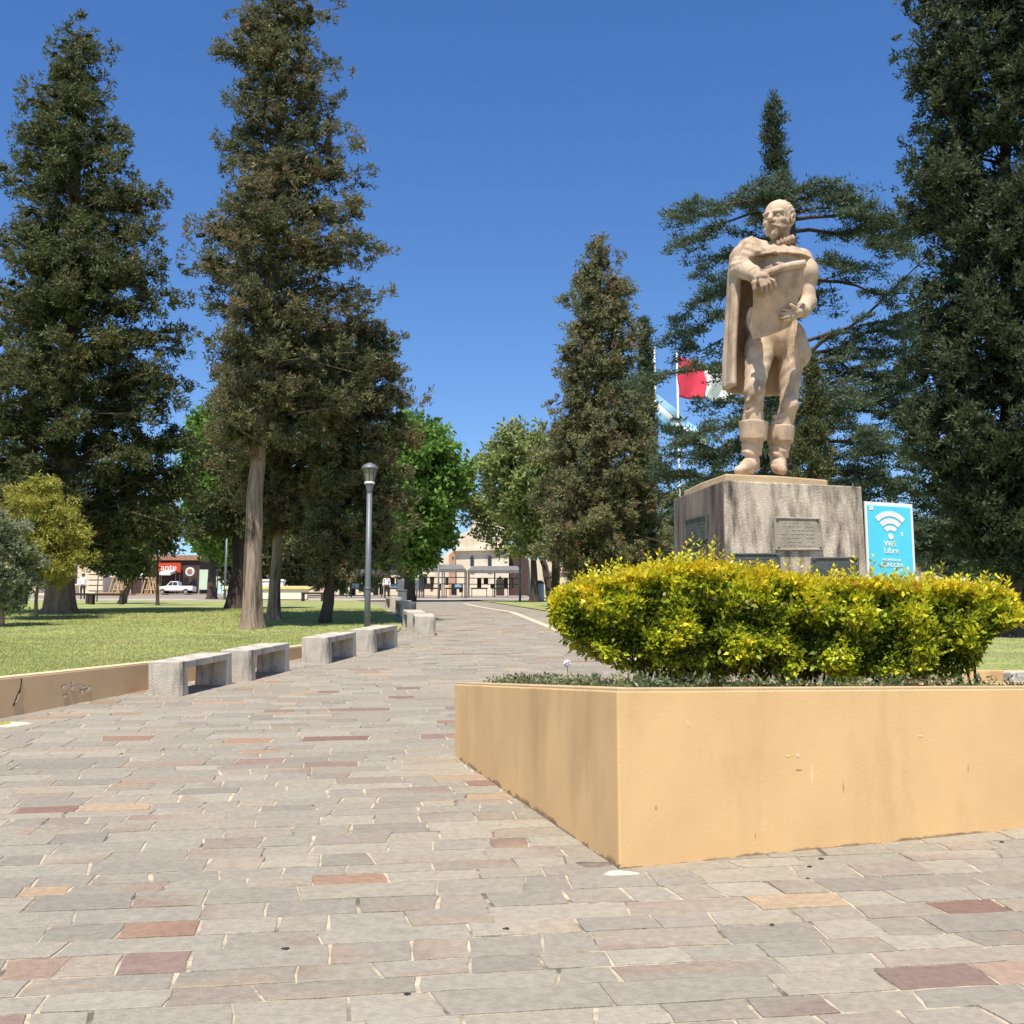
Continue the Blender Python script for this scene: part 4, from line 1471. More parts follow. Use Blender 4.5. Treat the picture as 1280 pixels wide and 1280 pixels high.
m = MB(); m.box((0.165, -0.008, ccz + 0.035), (0.022, 0.008, 0.05), 0, 0); m.build('emblem', M_WHITE, sg)

# ================================================================== CONCRETE BENCHES
def make_bench(L=1.33, Wd=0.43, Hh=0.40):
    """local +Y along the bench, origin at the middle of its near end on the ground"""
    t = 0.085
    leg1 = MB().hexa([(-Wd / 2, 0, -.04), (Wd / 2, 0, -.04), (Wd / 2, 0.16, -.04), (-Wd / 2, 0.16, -.04)],
                     [(-Wd / 2, 0, Hh), (Wd / 2, 0, Hh), (Wd / 2, 0.10, Hh), (-Wd / 2, 0.10, Hh)])
    leg2 = MB().hexa([(-Wd / 2, L - 0.17, -.04), (Wd / 2, L - 0.17, -.04), (Wd / 2, L, -.04), (-Wd / 2, L, -.04)],
                     [(-Wd / 2, L - 0.10, Hh), (Wd / 2, L - 0.10, Hh), (Wd / 2, L, Hh), (-Wd / 2, L, Hh)])
    seat = MB().box((0, L / 2, Hh - t / 2 - 0.001), (Wd - 0.004, L - 0.17, t))
    r = empty('concrete_bench', (0, 0, 0))
    leg1.build('leg', M_CONC, r, bevel=0.008); leg2.build('leg', M_CONC, r, bevel=0.008)
    seat.build('seat', M_CONC, r, bevel=0.01)
    return r
def copy_tree(o):
    c = o.copy(); COL.objects.link(c)
    for ch in o.children:
        k = ch.copy(); COL.objects.link(k); k.parent = c
        for g2 in ch.children:
            q = g2.copy(); COL.objects.link(q); q.parent = k
    return c
B0 = make_bench()
BL = [((-4.015, 13.42), 11, 'concrete bench by the chipped stretch of tan wall, start of the bench row'),
      ((-3.60, 15.08), 10.5, 'concrete bench second in the row along the tan wall'),
      ((-2.985, 17.5), 10.5, 'concrete bench third in the row, before the one by the lamp post'),
      ((-2.52, 19.42), 11, 'concrete bench fourth in the row, just in front of the tall lamp post'),
      ((-1.80, 23.8), -7, 'pale concrete bench seen end on past the lamp post'),
      ((-2.12, 25.6), -10, 'concrete bench close behind the end-on one at the path bend'),
      ((-2.85, 31.5), -12, 'concrete bench further along the path bend with a shaded end'),
      ((-4.2, 41.5), -14, 'farthest concrete bench on the path edge near the dark bin')]
for i, ((x, y), a, lb) in enumerate(BL):
    b = B0 if i == 0 else copy_tree(B0)
    b.location = (x, y, g(y))
    sl_ = math.atan(S1 if y < YB else S2)
    b.rotation_euler = (Matrix.Rotation(R(-a), 3, 'Z') @ Matrix.Rotation(sl_ * math.cos(R(a)), 3, 'X')).to_euler()
    tag(b, lb, 'bench', 'concrete benches along the path')

# ================================================================== LAMP POSTS
def lamp_post(name, loc, H, label, group='lamp posts', rad=0.055, glassy=True):
    r = tag(empty(name, loc), label, 'lamp post', group)
    m = MB(); m.tube([(0, 0, -.05), (0, 0, 0.95), (0, 0, H - 0.62)], [rad * 1.12, rad * 1.1, rad], 14); m.build('pole', M_POLE, r, smooth=True)
    MB().lathe((0, 0, 0.93), [(rad * 1.12, 0), (rad * 1.25, .01), (rad * 1.25, .035), (rad, .045)], 14).build('collar', M_POLE, r, smooth=True)
    MB().lathe((0, 0, H - 0.66), [(rad, 0), (rad * 1.05, .06), (0.085, .17), (0.092, 0.2)], 14).build('socket', M_POLE, r, smooth=True)
    h = MB().lathe((0, 0, H - 0.46), [(0.10, 0), (0.105, .012), (0.105, .035), (0.10, .045)], 14).build('ring', M_WHITE, r)
    gls = MB().lathe((0, 0, H - 0.42), [(0.092, 0), (0.15, .27)], 8).build('glass', M_LGLASS, r)
    mm = MB()
    for k in range(8):
        a = 2 * math.pi * k / 8
        mm.tube([(0.094 * math.cos(a), 0.094 * math.sin(a), H - .42), (0.153 * math.cos(a), 0.153 * math.sin(a), H - .15)], 0.008, 5)
    mm.build('ribs', M_POLED, gls)
    MB().lathe((0, 0, H - 0.155), [(0.17, 0), (0.175, .012), (0.165, .03), (0.12, .085), (0.05, .12), (0.012, .135)], 20).build('cap', M_POLE, r, smooth=True)
    return r
ly = 22.6
lz = gl(ly)
lx = pt(459, 780, ly)[0]
ltop = pt(463, 577, ly)[2]
lamp_post('lamp_post', (lx, ly, lz), ltop - lz, 'tall grey lamp post with tapered glass lantern behind the benches', rad=0.054)
def far_lamp(px, py_top, y, label, ground=g):
    x = pt(px, 745, y)[0]
    z = ground(y)
    return lamp_post('lamp_post', (x, y, z), pt(px, py_top, y)[2] - z, label)
far_lamp(548, 686, 76, 'thin grey lamp post in front of the market stalls')
far_lamp(650, 655, 60, 'grey lamp post on the grass beyond the path near the steel bin', gl)
far_lamp(698, 668, 74, 'pale lamp post beside the large brown conifer', gl)
#__PART3__
# ================================================================== TREES
PAL = {
 'dark': [(0.070, 0.084, 0.030), (0.096, 0.111, 0.042), (0.123, 0.134, 0.051), (0.146, 0.146, 0.065)],
 'brownish': [(0.092, 0.106, 0.048), (0.129, 0.138, 0.063), (0.172, 0.169, 0.079), (0.224, 0.195, 0.099)],
 'olive': [(0.132, 0.144, 0.066), (0.179, 0.187, 0.086), (0.226, 0.226, 0.105), (0.295, 0.258, 0.132)],
 'green': [(0.097, 0.186, 0.033), (0.133, 0.245, 0.045), (0.178, 0.305, 0.059), (0.238, 0.342, 0.089)],
 'lightolive': [(0.186, 0.233, 0.070), (0.240, 0.287, 0.093), (0.287, 0.327, 0.116), (0.327, 0.342, 0.139)],
 'yellow': [(0.290, 0.297, 0.053), (0.356, 0.350, 0.066), (0.409, 0.383, 0.079), (0.317, 0.290, 0.066)],
 'grey': [(0.16, 0.19, 0.09), (0.22, 0.25, 0.14), (0.28, 0.30, 0.19), (0.16, 0.18, 0.09)],
 'cedar': [(0.061, 0.095, 0.054), (0.087, 0.129, 0.074), (0.121, 0.162, 0.095), (0.146, 0.183, 0.102)],
 'cypress': [(0.036, 0.055, 0.027), (0.053, 0.073, 0.034), (0.076, 0.099, 0.044), (0.095, 0.116, 0.053)],
}

_ph = (1 + 5 ** .5) / 2
ICO_V = unit(np.array([(-1, _ph, 0), (1, _ph, 0), (-1, -_ph, 0), (1, -_ph, 0), (0, -1, _ph), (0, 1, _ph), (0, -1, -_ph), (0, 1, -_ph), (_ph, 0, -1), (_ph, 0, 1), (-_ph, 0, -1), (-_ph, 0, 1)], float))
ICO_F = np.array([(0, 11, 5), (0, 5, 1), (0, 1, 7), (0, 7, 10), (0, 10, 11), (1, 5, 9), (5, 11, 4), (11, 10, 2), (10, 7, 6), (7, 1, 8), (3, 9, 4), (3, 4, 2), (3, 2, 6), (3, 6, 8), (3, 8, 9), (4, 9, 5), (2, 4, 11), (6, 2, 10), (8, 6, 7), (9, 8, 1)])

def tree(name, label, y, trunk, prof, pal, rb=0.3, nb=110, per=5, nl=90, cs=0.5, ll=(0.16, 0.28), lw=0.42, flat=0.7, drop=0.25,
         seed=1, group='trees of the plaza', bark=None, ground=gl, inner=0.25, updir=0.4, cat='tree', brown=0.0, jag=0.3, depthk=1.0,
         limb=True, limb_r=0.035, warm=None, topw=0.3, gap=0.0, sig=0.36, tuft=9, layer=0.0, tri=True, core=0.72):
    """trunk: [(px,py)...] from base to top; prof: [(py,left px,right px)...]; all at depth y"""
    q = np.random.RandomState(seed)
    bark = bark or M_BARK
    tp = [pt(a, b, y) for a, b in trunk]
    tp[0][2] = ground(y) - 0.12
    base = np.array([tp[0][0], y, ground(y)])
    root = tag(empty(name, base), label, cat, group)
    tp = np.array(tp) - base
    # trunk
    zs = tp[:, 2]
    n = max(10, int((zs[-1] - zs[0]) / 0.7))
    zz = np.concatenate([np.array([0, .12, .3, .6]) + zs[0], np.linspace(zs[0] + 1.0, zs[-1], n)])
    xx = np.interp(zz, zs, tp[:, 0])
    hh = (zz - zs[0]) / (zs[-1] - zs[0])
    rad = rb * (1 - 0.93 * hh) ** 0.85
    rad = rad * (1 + 0.5 * np.exp(-(zz - zs[0]) / 0.25))
    m = MB()
    wob = q.normal(0, 0.02, (len(zz), 2)) * (hh[:, None] > 0.08)
    m.tube([(a + w[0], w[1], b) for a, b, w in zip(xx, zz, wob)], list(rad), 12)
    # fluted, uneven trunk
    if rb > 0.12:
        vv = np.array(m.v)
        cx = np.interp(vv[:, 2], zz, xx)
        a = np.arctan2(vv[:, 1], vv[:, 0] - cx)
        k = 1 + 0.10 * np.sin(3 * a + seed) + 0.07 * np.sin(5 * a + 2 * seed) * np.exp(-(vv[:, 2] - zs[0]) / 1.5) * 2.2
        vv[:, 0] = cx + (vv[:, 0] - cx) * k; vv[:, 1] *= k
        m.v = [tuple(r_) for r_ in vv]
    m.build('trunk', bark, root, smooth=True)
    # crown
    pr = np.array([(pt(640, a, y)[2] - base[2], pt(b, a, y)[0] - base[0], pt(c, a, y)[0] - base[0]) for a, b, c in prof])
    pr = pr[np.argsort(pr[:, 0])]
    z0, z1 = pr[0, 0], pr[-1, 0]
    zg = np.linspace(z0, z1, 200)
    wgt = np.interp(zg, pr[:, 0], pr[:, 2] - pr[:, 1]) + topw
    cdf = np.cumsum(wgt); cdf /= cdf[-1]
    lm_ = MB()
    LP, LD, LC, LL = [], [], [], []
    KV, KC = [], []
    cols = np.array(PAL[pal])
    strat = (np.arange(nb) + q.rand(nb)) / nb
    for i in range(nb):
        z = np.interp(strat[i], cdf, zg)
        lx, rx = np.interp(z, pr[:, 0], pr[:, 1]), np.interp(z, pr[:, 0], pr[:, 2])
        cx = np.interp(z, tp[:, 2], tp[:, 0])
        cx = min(max(cx, lx + 0.12), rx - 0.12)
        ph = q.uniform(0, 2 * math.pi) if q.rand() > 0.25 else (0 if q.rand() < 0.5 else math.pi) + q.normal(0, 0.3)
        c_, s_ = math.cos(ph), math.sin(ph)
        if q.rand() < 0.22:
            ph = -math.pi / 2 + q.normal(0, 0.55); c_, s_ = math.cos(ph), math.sin(ph)
        if layer:
            pz_ = layer * (0.5 + 0.5 * math.sin(2 * ph + seed) + 0.3 * math.sin(5 * ph))
            zs_ = round((z + pz_) / layer) * layer - pz_
            z = min(max(z + 0.7 * (zs_ - z), z0), z1)
            lx, rx = np.interp(z, pr[:, 0], pr[:, 1]), np.interp(z, pr[:, 0], pr[:, 2])
            cx = min(max(np.interp(z, tp[:, 2], tp[:, 0]), lx + 0.12), rx - 0.12)
        Rr = (cx - lx) * (1 - c_) / 2 + (rx - cx) * (1 + c_) / 2
        Rr *= q.uniform(1 - jag, 1.06)
        Rd = 0.5 * (rx - lx) * depthk * q.uniform(1 - jag, 1.0)
        e = np.array([cx + Rr * c_, Rd * s_, z])
        s0 = np.array([np.interp(z - drop * Rr, tp[:, 2], tp[:, 0]), 0, max(z - drop * Rr, 0.4)])
        mid = (s0 + e) / 2 + np.array([0, 0, 0.08 * Rr]) + q.normal(0, 0.05 * Rr, 3)
        if limb:
            lm_.tube([s0, mid, s0 * .12 + e * .88], [limb_r * (0.4 + Rr / 3), limb_r * 0.6 * (0.4 + Rr / 3), 0.008], 5)
        tone = q.rand()
        isb = q.rand() < brown
        npc = max(2, int(per * (0.5 + Rr / 2.0)))
        for k in range(npc):
            t = inner + (1 - inner) * (k + q.uniform(0.2, 1.0)) / npc
            if gap and q.rand() < gap: continue
            t = min(t, 1.0)
            pc_ = (s0 * (1 - t) ** 2 + 2 * t * (1 - t) * mid + e * t ** 2) + q.normal(0, 0.12 * cs / 0.5, 3)
            sz = cs * q.uniform(0.65, 1.2) * (0.75 + 0.35 * min(1, Rr / 1.5)) * (1.05 - 0.3 * t)
            # a clump is a handful of needle tufts, each a small burst of blades
            nt_ = max(2, int(nl * q.uniform(0.7, 1.3) / tuft))
            tc_ = unit(q.normal(0, 1, (nt_, 3))) * q.uniform(0.6, 1.9, (nt_, 1)) * sig * np.array([sz, sz, sz * flat])
            nn = nt_ * tuft
            off = np.repeat(tc_, tuft, 0) + q.normal(0, 0.42 * (ll[0] + ll[1]) * 0.5, (nn, 3))
            o_ = np.array([c_, s_, 0]) * 0.55 + np.array([0, 0, updir])
            dr = unit(q.normal(0, 1, (nn, 3))) + 0.6 * (np.repeat(unit(tc_), tuft, 0) * 0.5 + o_)
            LP.append(pc_ + off)
            LD.append(dr)
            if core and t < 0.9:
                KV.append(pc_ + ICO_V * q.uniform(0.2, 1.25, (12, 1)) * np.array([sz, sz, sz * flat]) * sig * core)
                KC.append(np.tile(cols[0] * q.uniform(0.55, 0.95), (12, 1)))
            tn = np.clip(tone * 0.5 + np.repeat(q.rand(nt_), tuft) * 0.4 + q.rand(nn) * 0.15, 0, 0.999) * (len(cols) - 1.001)
            i0 = tn.astype(int)
            cc = cols[i0] + (cols[np.minimum(i0 + 1, len(cols) - 1)] - cols[i0]) * (tn - i0)[:, None]
            if isb and warm is not None:
                mk = np.repeat(q.rand(nt_) < 0.4, tuft)
                cc[mk] = np.array(warm) * q.uniform(0.7, 1.2, (mk.sum(), 1))
            LC.append(cc * q.uniform(0.8, 1.2, (nn, 1)))
            LL.append(q.uniform(ll[0], ll[1], nn))
    if limb and lm_.v:
        tag(lm_.build('branches', bark, root, smooth=True), kind='stuff')
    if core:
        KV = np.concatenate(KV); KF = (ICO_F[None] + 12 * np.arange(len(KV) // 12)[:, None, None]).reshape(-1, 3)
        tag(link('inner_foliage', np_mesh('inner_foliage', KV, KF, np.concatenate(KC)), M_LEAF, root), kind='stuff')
    LP = np.concatenate(LP); LD = np.concatenate(LD); LC = np.concatenate(LC); LL = np.concatenate(LL)
    Vt, Ft = (blade_arrays if tri else leaf_arrays)(LP, LD, LL, LL * lw, q)
    link('crown', np_mesh('crown', Vt, Ft, np.repeat(LC, 3 if tri else 4, 0)), M_LEAF, root)
    return root

# tall dark conifer at the left
tree('conifer_tree', 'broad dark green conifer with a thick twin trunk above the yellow-green bush', 33.0,
     [(75, 768), (78, 640), (84, 480), (92, 300), (98, 150), (92, 40)],
     [(36, 82, 98), (60, 62, 135), (90, 66, 148), (120, 45, 160), (150, 20, 175), (185, 22, 182), (205, -12, 186), (230, 0, 195), (250, 25, 205), (290, 10, 225), (330, 0, 235), (380, -15, 245), (440, -30, 248), (510, -40, 250), (560, -40, 262), (620, -30, 285), (655, 30, 262), (680, 95, 222), (696, 120, 180)],
     'dark', 0.42, 260, 4, 150, 0.86, (0.08, 0.17), 0.36, 0.62, 0.22, 3, tuft=18, layer=1.1, topw=1.0, bark=M_BARK, jag=0.35, warm=(0.17, 0.14, 0.05), brown=0.1, inner=0.3, gap=0.12)
# tall pale-trunked cypress in the middle of the lawn
tree('cypress_tree', 'very tall ragged cypress with a bare pale trunk on the grass beside the benches', 25.7,
     [(314, 787), (317, 640), (325, 520), (336, 350), (348, 200), (358, 60), (366, -60)],
     [(-70, 350, 380), (-20, 310, 425), (15, 292, 440), (40, 300, 425), (60, 268, 442), (95, 258, 448), (112, 300, 450), (140, 285, 452), (170, 252, 453), (195, 285, 462), (215, 300, 470), (240, 272, 462), (265, 262, 498), (295, 240, 505), (320, 232, 478), (350, 240, 475), (380, 250, 480), (410, 255, 470), (450, 250, 480), (500, 262, 470), (540, 268, 440), (565, 280, 400)],
     'brownish', 0.215, 270, 4, 150, 0.58, (0.06, 0.13), 0.36, 0.7, 0.12, 7, tuft=18, layer=0.9, topw=0.6, bark=M_BARKP, jag=0.5, warm=(0.24, 0.18, 0.095), brown=0.3, limb_r=0.03, inner=0.25, gap=0.15)
tree('cypress_tree', 'shorter cypress with reddish pale trunk right behind the tallest bare-trunked one', 29.7,
     [(342, 776), (345, 700), (352, 600), (365, 480), (375, 380)],
     [(390, 340, 430), (430, 290, 480), (470, 270, 500), (520, 265, 515), (560, 275, 515), (600, 285, 500), (640, 300, 480), (668, 330, 450)],
     'brownish', 0.165, 130, 4, 140, 0.60, (0.065, 0.13), 0.38, 0.8, 0.1, 9, bark=M_BARKP, tuft=18, layer=0.8, jag=0.35, warm=(0.22, 0.15, 0.07), brown=0.35)
tree('cypress_tree', 'brown-tinged bushy cypress with a leaning dark trunk beside the tall lamp post', 27.9,
     [(405, 781), (412, 720), (425, 640), (440, 540), (455, 440)],
     [(400, 440, 475), (430, 410, 505), (455, 400, 512), (490, 400, 530), (530, 390, 528), (570, 385, 520), (610, 380, 525), (650, 375, 522), (690, 380, 512), (722, 395, 490)],
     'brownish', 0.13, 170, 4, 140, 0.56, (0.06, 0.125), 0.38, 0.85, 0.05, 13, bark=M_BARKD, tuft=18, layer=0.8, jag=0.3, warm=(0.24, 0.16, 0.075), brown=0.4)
tree('cypress_tree', 'dark cypress with thick reddish shaded trunk half hidden by the tallest one', 38.5,
     [(294, 762), (298, 700), (305, 600), (310, 480)],
     [(470, 290, 330), (520, 265, 355), (560, 250, 365), (600, 240, 350), (640, 235, 340), (672, 250, 320)],
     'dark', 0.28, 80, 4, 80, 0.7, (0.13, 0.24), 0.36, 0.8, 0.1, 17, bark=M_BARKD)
# bushes at the left edge
tree('bushy_shrub', 'feathery yellow-green rounded bush in front of the thick twin trunk', 29.5,
     [(45, 772), (46, 730), (48, 690), (50, 640)],
     [(598, 22, 48), (615, 5, 74), (632, -12, 98), (648, -18, 88), (665, -20, 118), (690, -20, 112), (708, 0, 122), (724, 40, 84)],
     'yellow', 0.05, 90, 5, 90, 0.46, (0.06, 0.14), 0.3, 0.7, 0.4, 21, jag=0.5, layer=0.7, cat='shrub', group='bushes on the lawn', inner=0.3, limb_r=0.015, updir=0.1)
tree('bushy_shrub', 'grey-green leafy bush standing beside the feathery yellow-green one', 26.5,
     [(2, 778), (4, 740), (6, 690)],
     [(638, -20, 22), (660, -40, 45), (690, -50, 52), (720, -50, 44), (742, -40, 30), (756, -20, 15)],
     'grey', 0.06, 60, 5, 70, 0.36, (0.06, 0.12), 0.55, 0.8, 0.5, 23, jag=0.5, layer=0.6, cat='shrub', group='bushes on the lawn', inner=0.35, limb_r=0.015)
# crooked pale trunk on the far lawn
tree('crooked_tree', 'small tree with crooked pale trunk by the wooden frames', 52,
     [(152, 757), (156, 742), (163, 730), (164, 720), (158, 714), (150, 690)],
     [(650, 110, 190), (670, 100, 200), (690, 105, 205), (708, 120, 200), (714, 140, 185)],
     'dark', 0.16, 40, 5, 60, 0.7, (0.2, 0.34), 0.42, 0.8, 0.2, 29, bark=M_BARKP, limb_r=0.02)
tree('young_tree', 'thin straight dark-stemmed young tree on the far lawn before the red sign', 46,
     [(197, 758), (197, 720), (197, 690), (198, 640)],
     [(625, 182, 212), (645, 168, 225), (665, 172, 220), (682, 184, 208)],
     'dark', 0.07, 30, 5, 60, 0.55, (0.16, 0.3), 0.42, 0.8, 0.3, 31, bark=M_BARKD, limb_r=0.02)
# bright deciduous trees beyond
tree('leafy_tree', 'bright green leafy tree beyond the lamp post where the path bends', 62,
     [(512, 748), (512, 700), (516, 640), (522, 560)],
     [(522, 500, 545), (535, 470, 556), (560, 455, 565), (600, 450, 590), (640, 450, 584), (670, 455, 566), (692, 465, 540), (706, 480, 525)],
     'green', 0.3, 120, 4, 64, 0.95, (0.24, 0.42), 0.55, 0.8, 0.4, 37, bark=M_BARKD, updir=0.1, tri=False, tuft=5)
tree('leafy_tree', 'bright green leafy tree seen between the thick twin trunk and the tallest cypress', 72,
     [(265, 748), (266, 700), (268, 600)],
     [(515, 255, 290), (540, 235, 310), (580, 230, 320), (620, 235, 320), (660, 240, 315), (690, 250, 305)],
     'green', 0.3, 80, 5, 64, 1.0, (0.28, 0.46), 0.55, 0.8, 0.4, 41, bark=M_BARKD, updir=0.1, tri=False, tuft=5)
tree('acacia_tree', 'airy pale olive-green tree with spreading limbs before the church', 58,
     [(668, 744), (668, 700), (664, 650), (655, 590)],
     [(540, 640, 690), (552, 612, 700), (568, 600, 705), (595, 596, 705), (620, 612, 702), (645, 630, 700), (668, 642, 690), (686, 648, 685)],
     'lightolive', 0.2, 110, 5, 46, 0.8, (0.2, 0.36), 0.45, 0.6, 0.5, 43, bark=M_BARKD, updir=0.1, limb_r=0.05, gap=0.15, tri=False, tuft=5, core=0)
tree('acacia_tree', 'sparse olive-green tree spreading its limb over the market roofs', 66,
     [(690, 746), (680, 700), (650, 670), (610, 645), (575, 625)],
     [(575, 575, 615), (595, 570, 640), (625, 562, 660), (655, 570, 665), (680, 590, 670)],
     'lightolive', 0.25, 50, 4, 40, 0.8, (0.2, 0.36), 0.45, 0.6, 0.3, 47, bark=M_BARKD, updir=0.1, limb_r=0.04, gap=0.3, tri=False, tuft=5, core=0)
# big conical conifer right of the path
tree('conifer_tree', 'large conical brownish-green conifer between the path and the statue', 43.0,
     [(752, 748), (752, 700), (752, 560), (748, 420), (748, 296)],
     [(294, 744, 752), (312, 738, 760), (335, 722, 775), (352, 712, 782), (368, 698, 796), (385, 722, 795), (400, 710, 797), (420, 700, 790), (440, 698, 798), (465, 686, 806), (490, 712, 806), (520, 690, 815), (560, 676, 822), (600, 672, 828), (640, 664, 832), (680, 668, 835), (712, 690, 830), (728, 715, 800)],
     'olive', 0.4, 270, 4, 125, 0.74, (0.09, 0.18), 0.38, 0.9, 0.12, 53, tuft=17, layer=1.0, jag=0.36, warm=(0.22, 0.15, 0.08), brown=0.35, inner=0.4)
# slim cypresses
tree('slim_cypress', 'tall needle-shaped cypress rising straight behind the head of the statue', 39.0,
     [(975, 735), (974, 600), (972, 400), (969, 250), (967, 128)],
     [(124, 964, 970), (150, 957, 977), (180, 953, 981), (220, 955, 987), (260, 954, 990), (320, 950, 996), (420, 946, 1004), (520, 944, 1010), (620, 944, 1012), (720, 950, 1000)],
     'cypress', 0.25, 330, 3, 46, 0.34, (0.12, 0.24), 0.3, 1.5, 0.6, 59, updir=1.3, jag=0.2, limb=False, topw=0.7)
tree('slim_cypress', 'green pointed cypress just behind the lower legs of the statue', 25.0,
     [(1012, 776), (1012, 650), (1013, 520), (1012, 448)],
     [(446, 1010, 1015), (470, 1003, 1022), (510, 998, 1030), (550, 994, 1038), (600, 990, 1044), (660, 988, 1046), (730, 992, 1042)],
     'dark', 0.12, 240, 3, 50, 0.24, (0.07, 0.14), 0.3, 1.4, 0.6, 61, topw=0.4, updir=1.3, jag=0.15, limb=False)
tree('slim_cypress', 'distant slim dark cypress beside the big brownish conifer', 60.0,
     [(806, 748), (806, 650), (806, 520), (806, 402)],
     [(400, 803, 808), (420, 799, 812), (460, 795, 816), (520, 792, 819), (600, 790, 822), (700, 792, 820)],
     'cypress', 0.2, 180, 3, 40, 0.4, (0.18, 0.32), 0.3, 1.4, 0.6, 67, topw=0.7, updir=1.3, jag=0.15, limb=False)
# cedar with flat tiers behind the statue
def cedar(name, label, y, trunk, boughs, seed, rb=0.35, leaves=58):
    q = np.random.RandomState(seed)
    tp = np.array([pt(a, b, y) for a, b in trunk]); tp[0][2] = gl(y) - 0.12
    base = np.array([tp[0][0], y, gl(y)])
    root = tag(empty(name, base), label, 'tree', 'trees of the plaza')
    tp = tp - base
    m = MB(); n = len(tp)
    m.tube(list(tp), [rb * (1 - 0.85 * i / (n - 1)) for i in range(n)], 10)
    m.build('trunk', M_BARKD, root, smooth=True)
    lm_ = MB()
    LP, LD, LC, LL = [], [], [], []
    cols = np.array(PAL['cedar'])
    for bi, (pts_, dyr, dens) in enumerate(boughs):
        dep = q.uniform(*dyr) if hasattr(dyr, '__len__') else dyr
        n = len(pts_)
        pp = []
        for k, (a, b) in enumerate(pts_):
            pp.append(pt(a, b, y + dep * k / (n - 1)) - base)
        pp = np.array(pp)
        if n >= 3:
            ss_ = np.linspace(0, 1, 9); tk_ = np.linspace(0, 1, n)
            pp = np.stack([np.interp(ss_, tk_, pp[:, k]) for k in range(3)], 1)
            pp[1:-1] += q.normal(0, 0.07, (7, 3)); n = 9
        L_ = np.linalg.norm(pp[-1] - pp[0])
        lm_.tube(list(pp), [0.062 * (1 - 0.85 * k / (n - 1)) * (0.5 + L_ / 7) for k in range(n)], 6)
        # side twigs on both sides, lying in a rough plane
        ntw = int(L_ * 6.0 * dens)
        gap_ = q.uniform(0.25, 0.9, 2)
        for k in range(ntw):
            t = 0.14 + 0.86 * (k + q.rand()) / ntw
            if abs(t - gap_[0]) < 0.05 or q.rand() < 0.12: continue
            s = t * (n - 1); i0 = min(int(s), n - 2); f = s - i0
            p = pp[i0] * (1 - f) + pp[i0 + 1] * f
            d = unit(pp[i0 + 1] - pp[i0])
            sd = np.cross(d, [0, 0, 1]); sd = unit(sd) * (1 if k % 2 else -1)
            ln = q.uniform(0.3, 1.7) * (1.2 - 0.7 * t) * (0.6 + L_ / 9)
            dirn = unit(sd * q.uniform(0.4, 1.0) + d * q.uniform(0.2, 1.1) + np.array([0, 0, q.normal(-0.05, 0.30)]))
            e = p + dirn * ln + np.array([0, 0, -0.16 * ln])
            lm_.tube([p, (p + e) / 2 + q.normal(0, .05, 3) + np.array([0, 0, .04 * ln]), e], [0.02, 0.014, 0.005], 4)
            nc_ = 2 + int(ln * 3.2)
            for c in range(nc_):
                tt = 0.15 + 0.85 * (c + q.rand()) / nc_
                cc_ = p + (e - p) * tt + q.normal(0, 0.05, 3)
                nn = int(leaves * q.uniform(0.5, 1.4))
                sp_ = q.uniform(0.10, 0.21)
                off = q.normal(0, 1, (nn, 3)) * np.array([sp_, sp_, 0.035])
                LP.append(cc_ + off)
                LD.append(q.normal(0, 0.6, (nn, 3)) * np.array([1, 1, 0.6]) + np.array([0, 0, 0.5]) + dirn * 0.5)
                tn = np.clip(q.uniform(0.2, 1.6) + q.uniform(0, 1.2, nn), 0, 2.9); ii = tn.astype(int)
                LC.append((cols[ii] + (cols[ii + 1] - cols[ii]) * (tn - ii)[:, None]) * q.uniform(0.8, 1.2, (nn, 1)))
                LL.append(q.uniform(0.08, 0.17, nn))
    lm_.build('boughs', M_BARKD, root, smooth=True)
    LP = np.concatenate(LP); LD = np.concatenate(LD); LC = np.concatenate(LC); LL = np.concatenate(LL)
    Vt, Ft = blade_arrays(LP, LD, LL, LL * 0.34, q)
    link('crown', np_mesh('crown', Vt, Ft, np.repeat(LC, 3, 0)), M_LEAF, root)
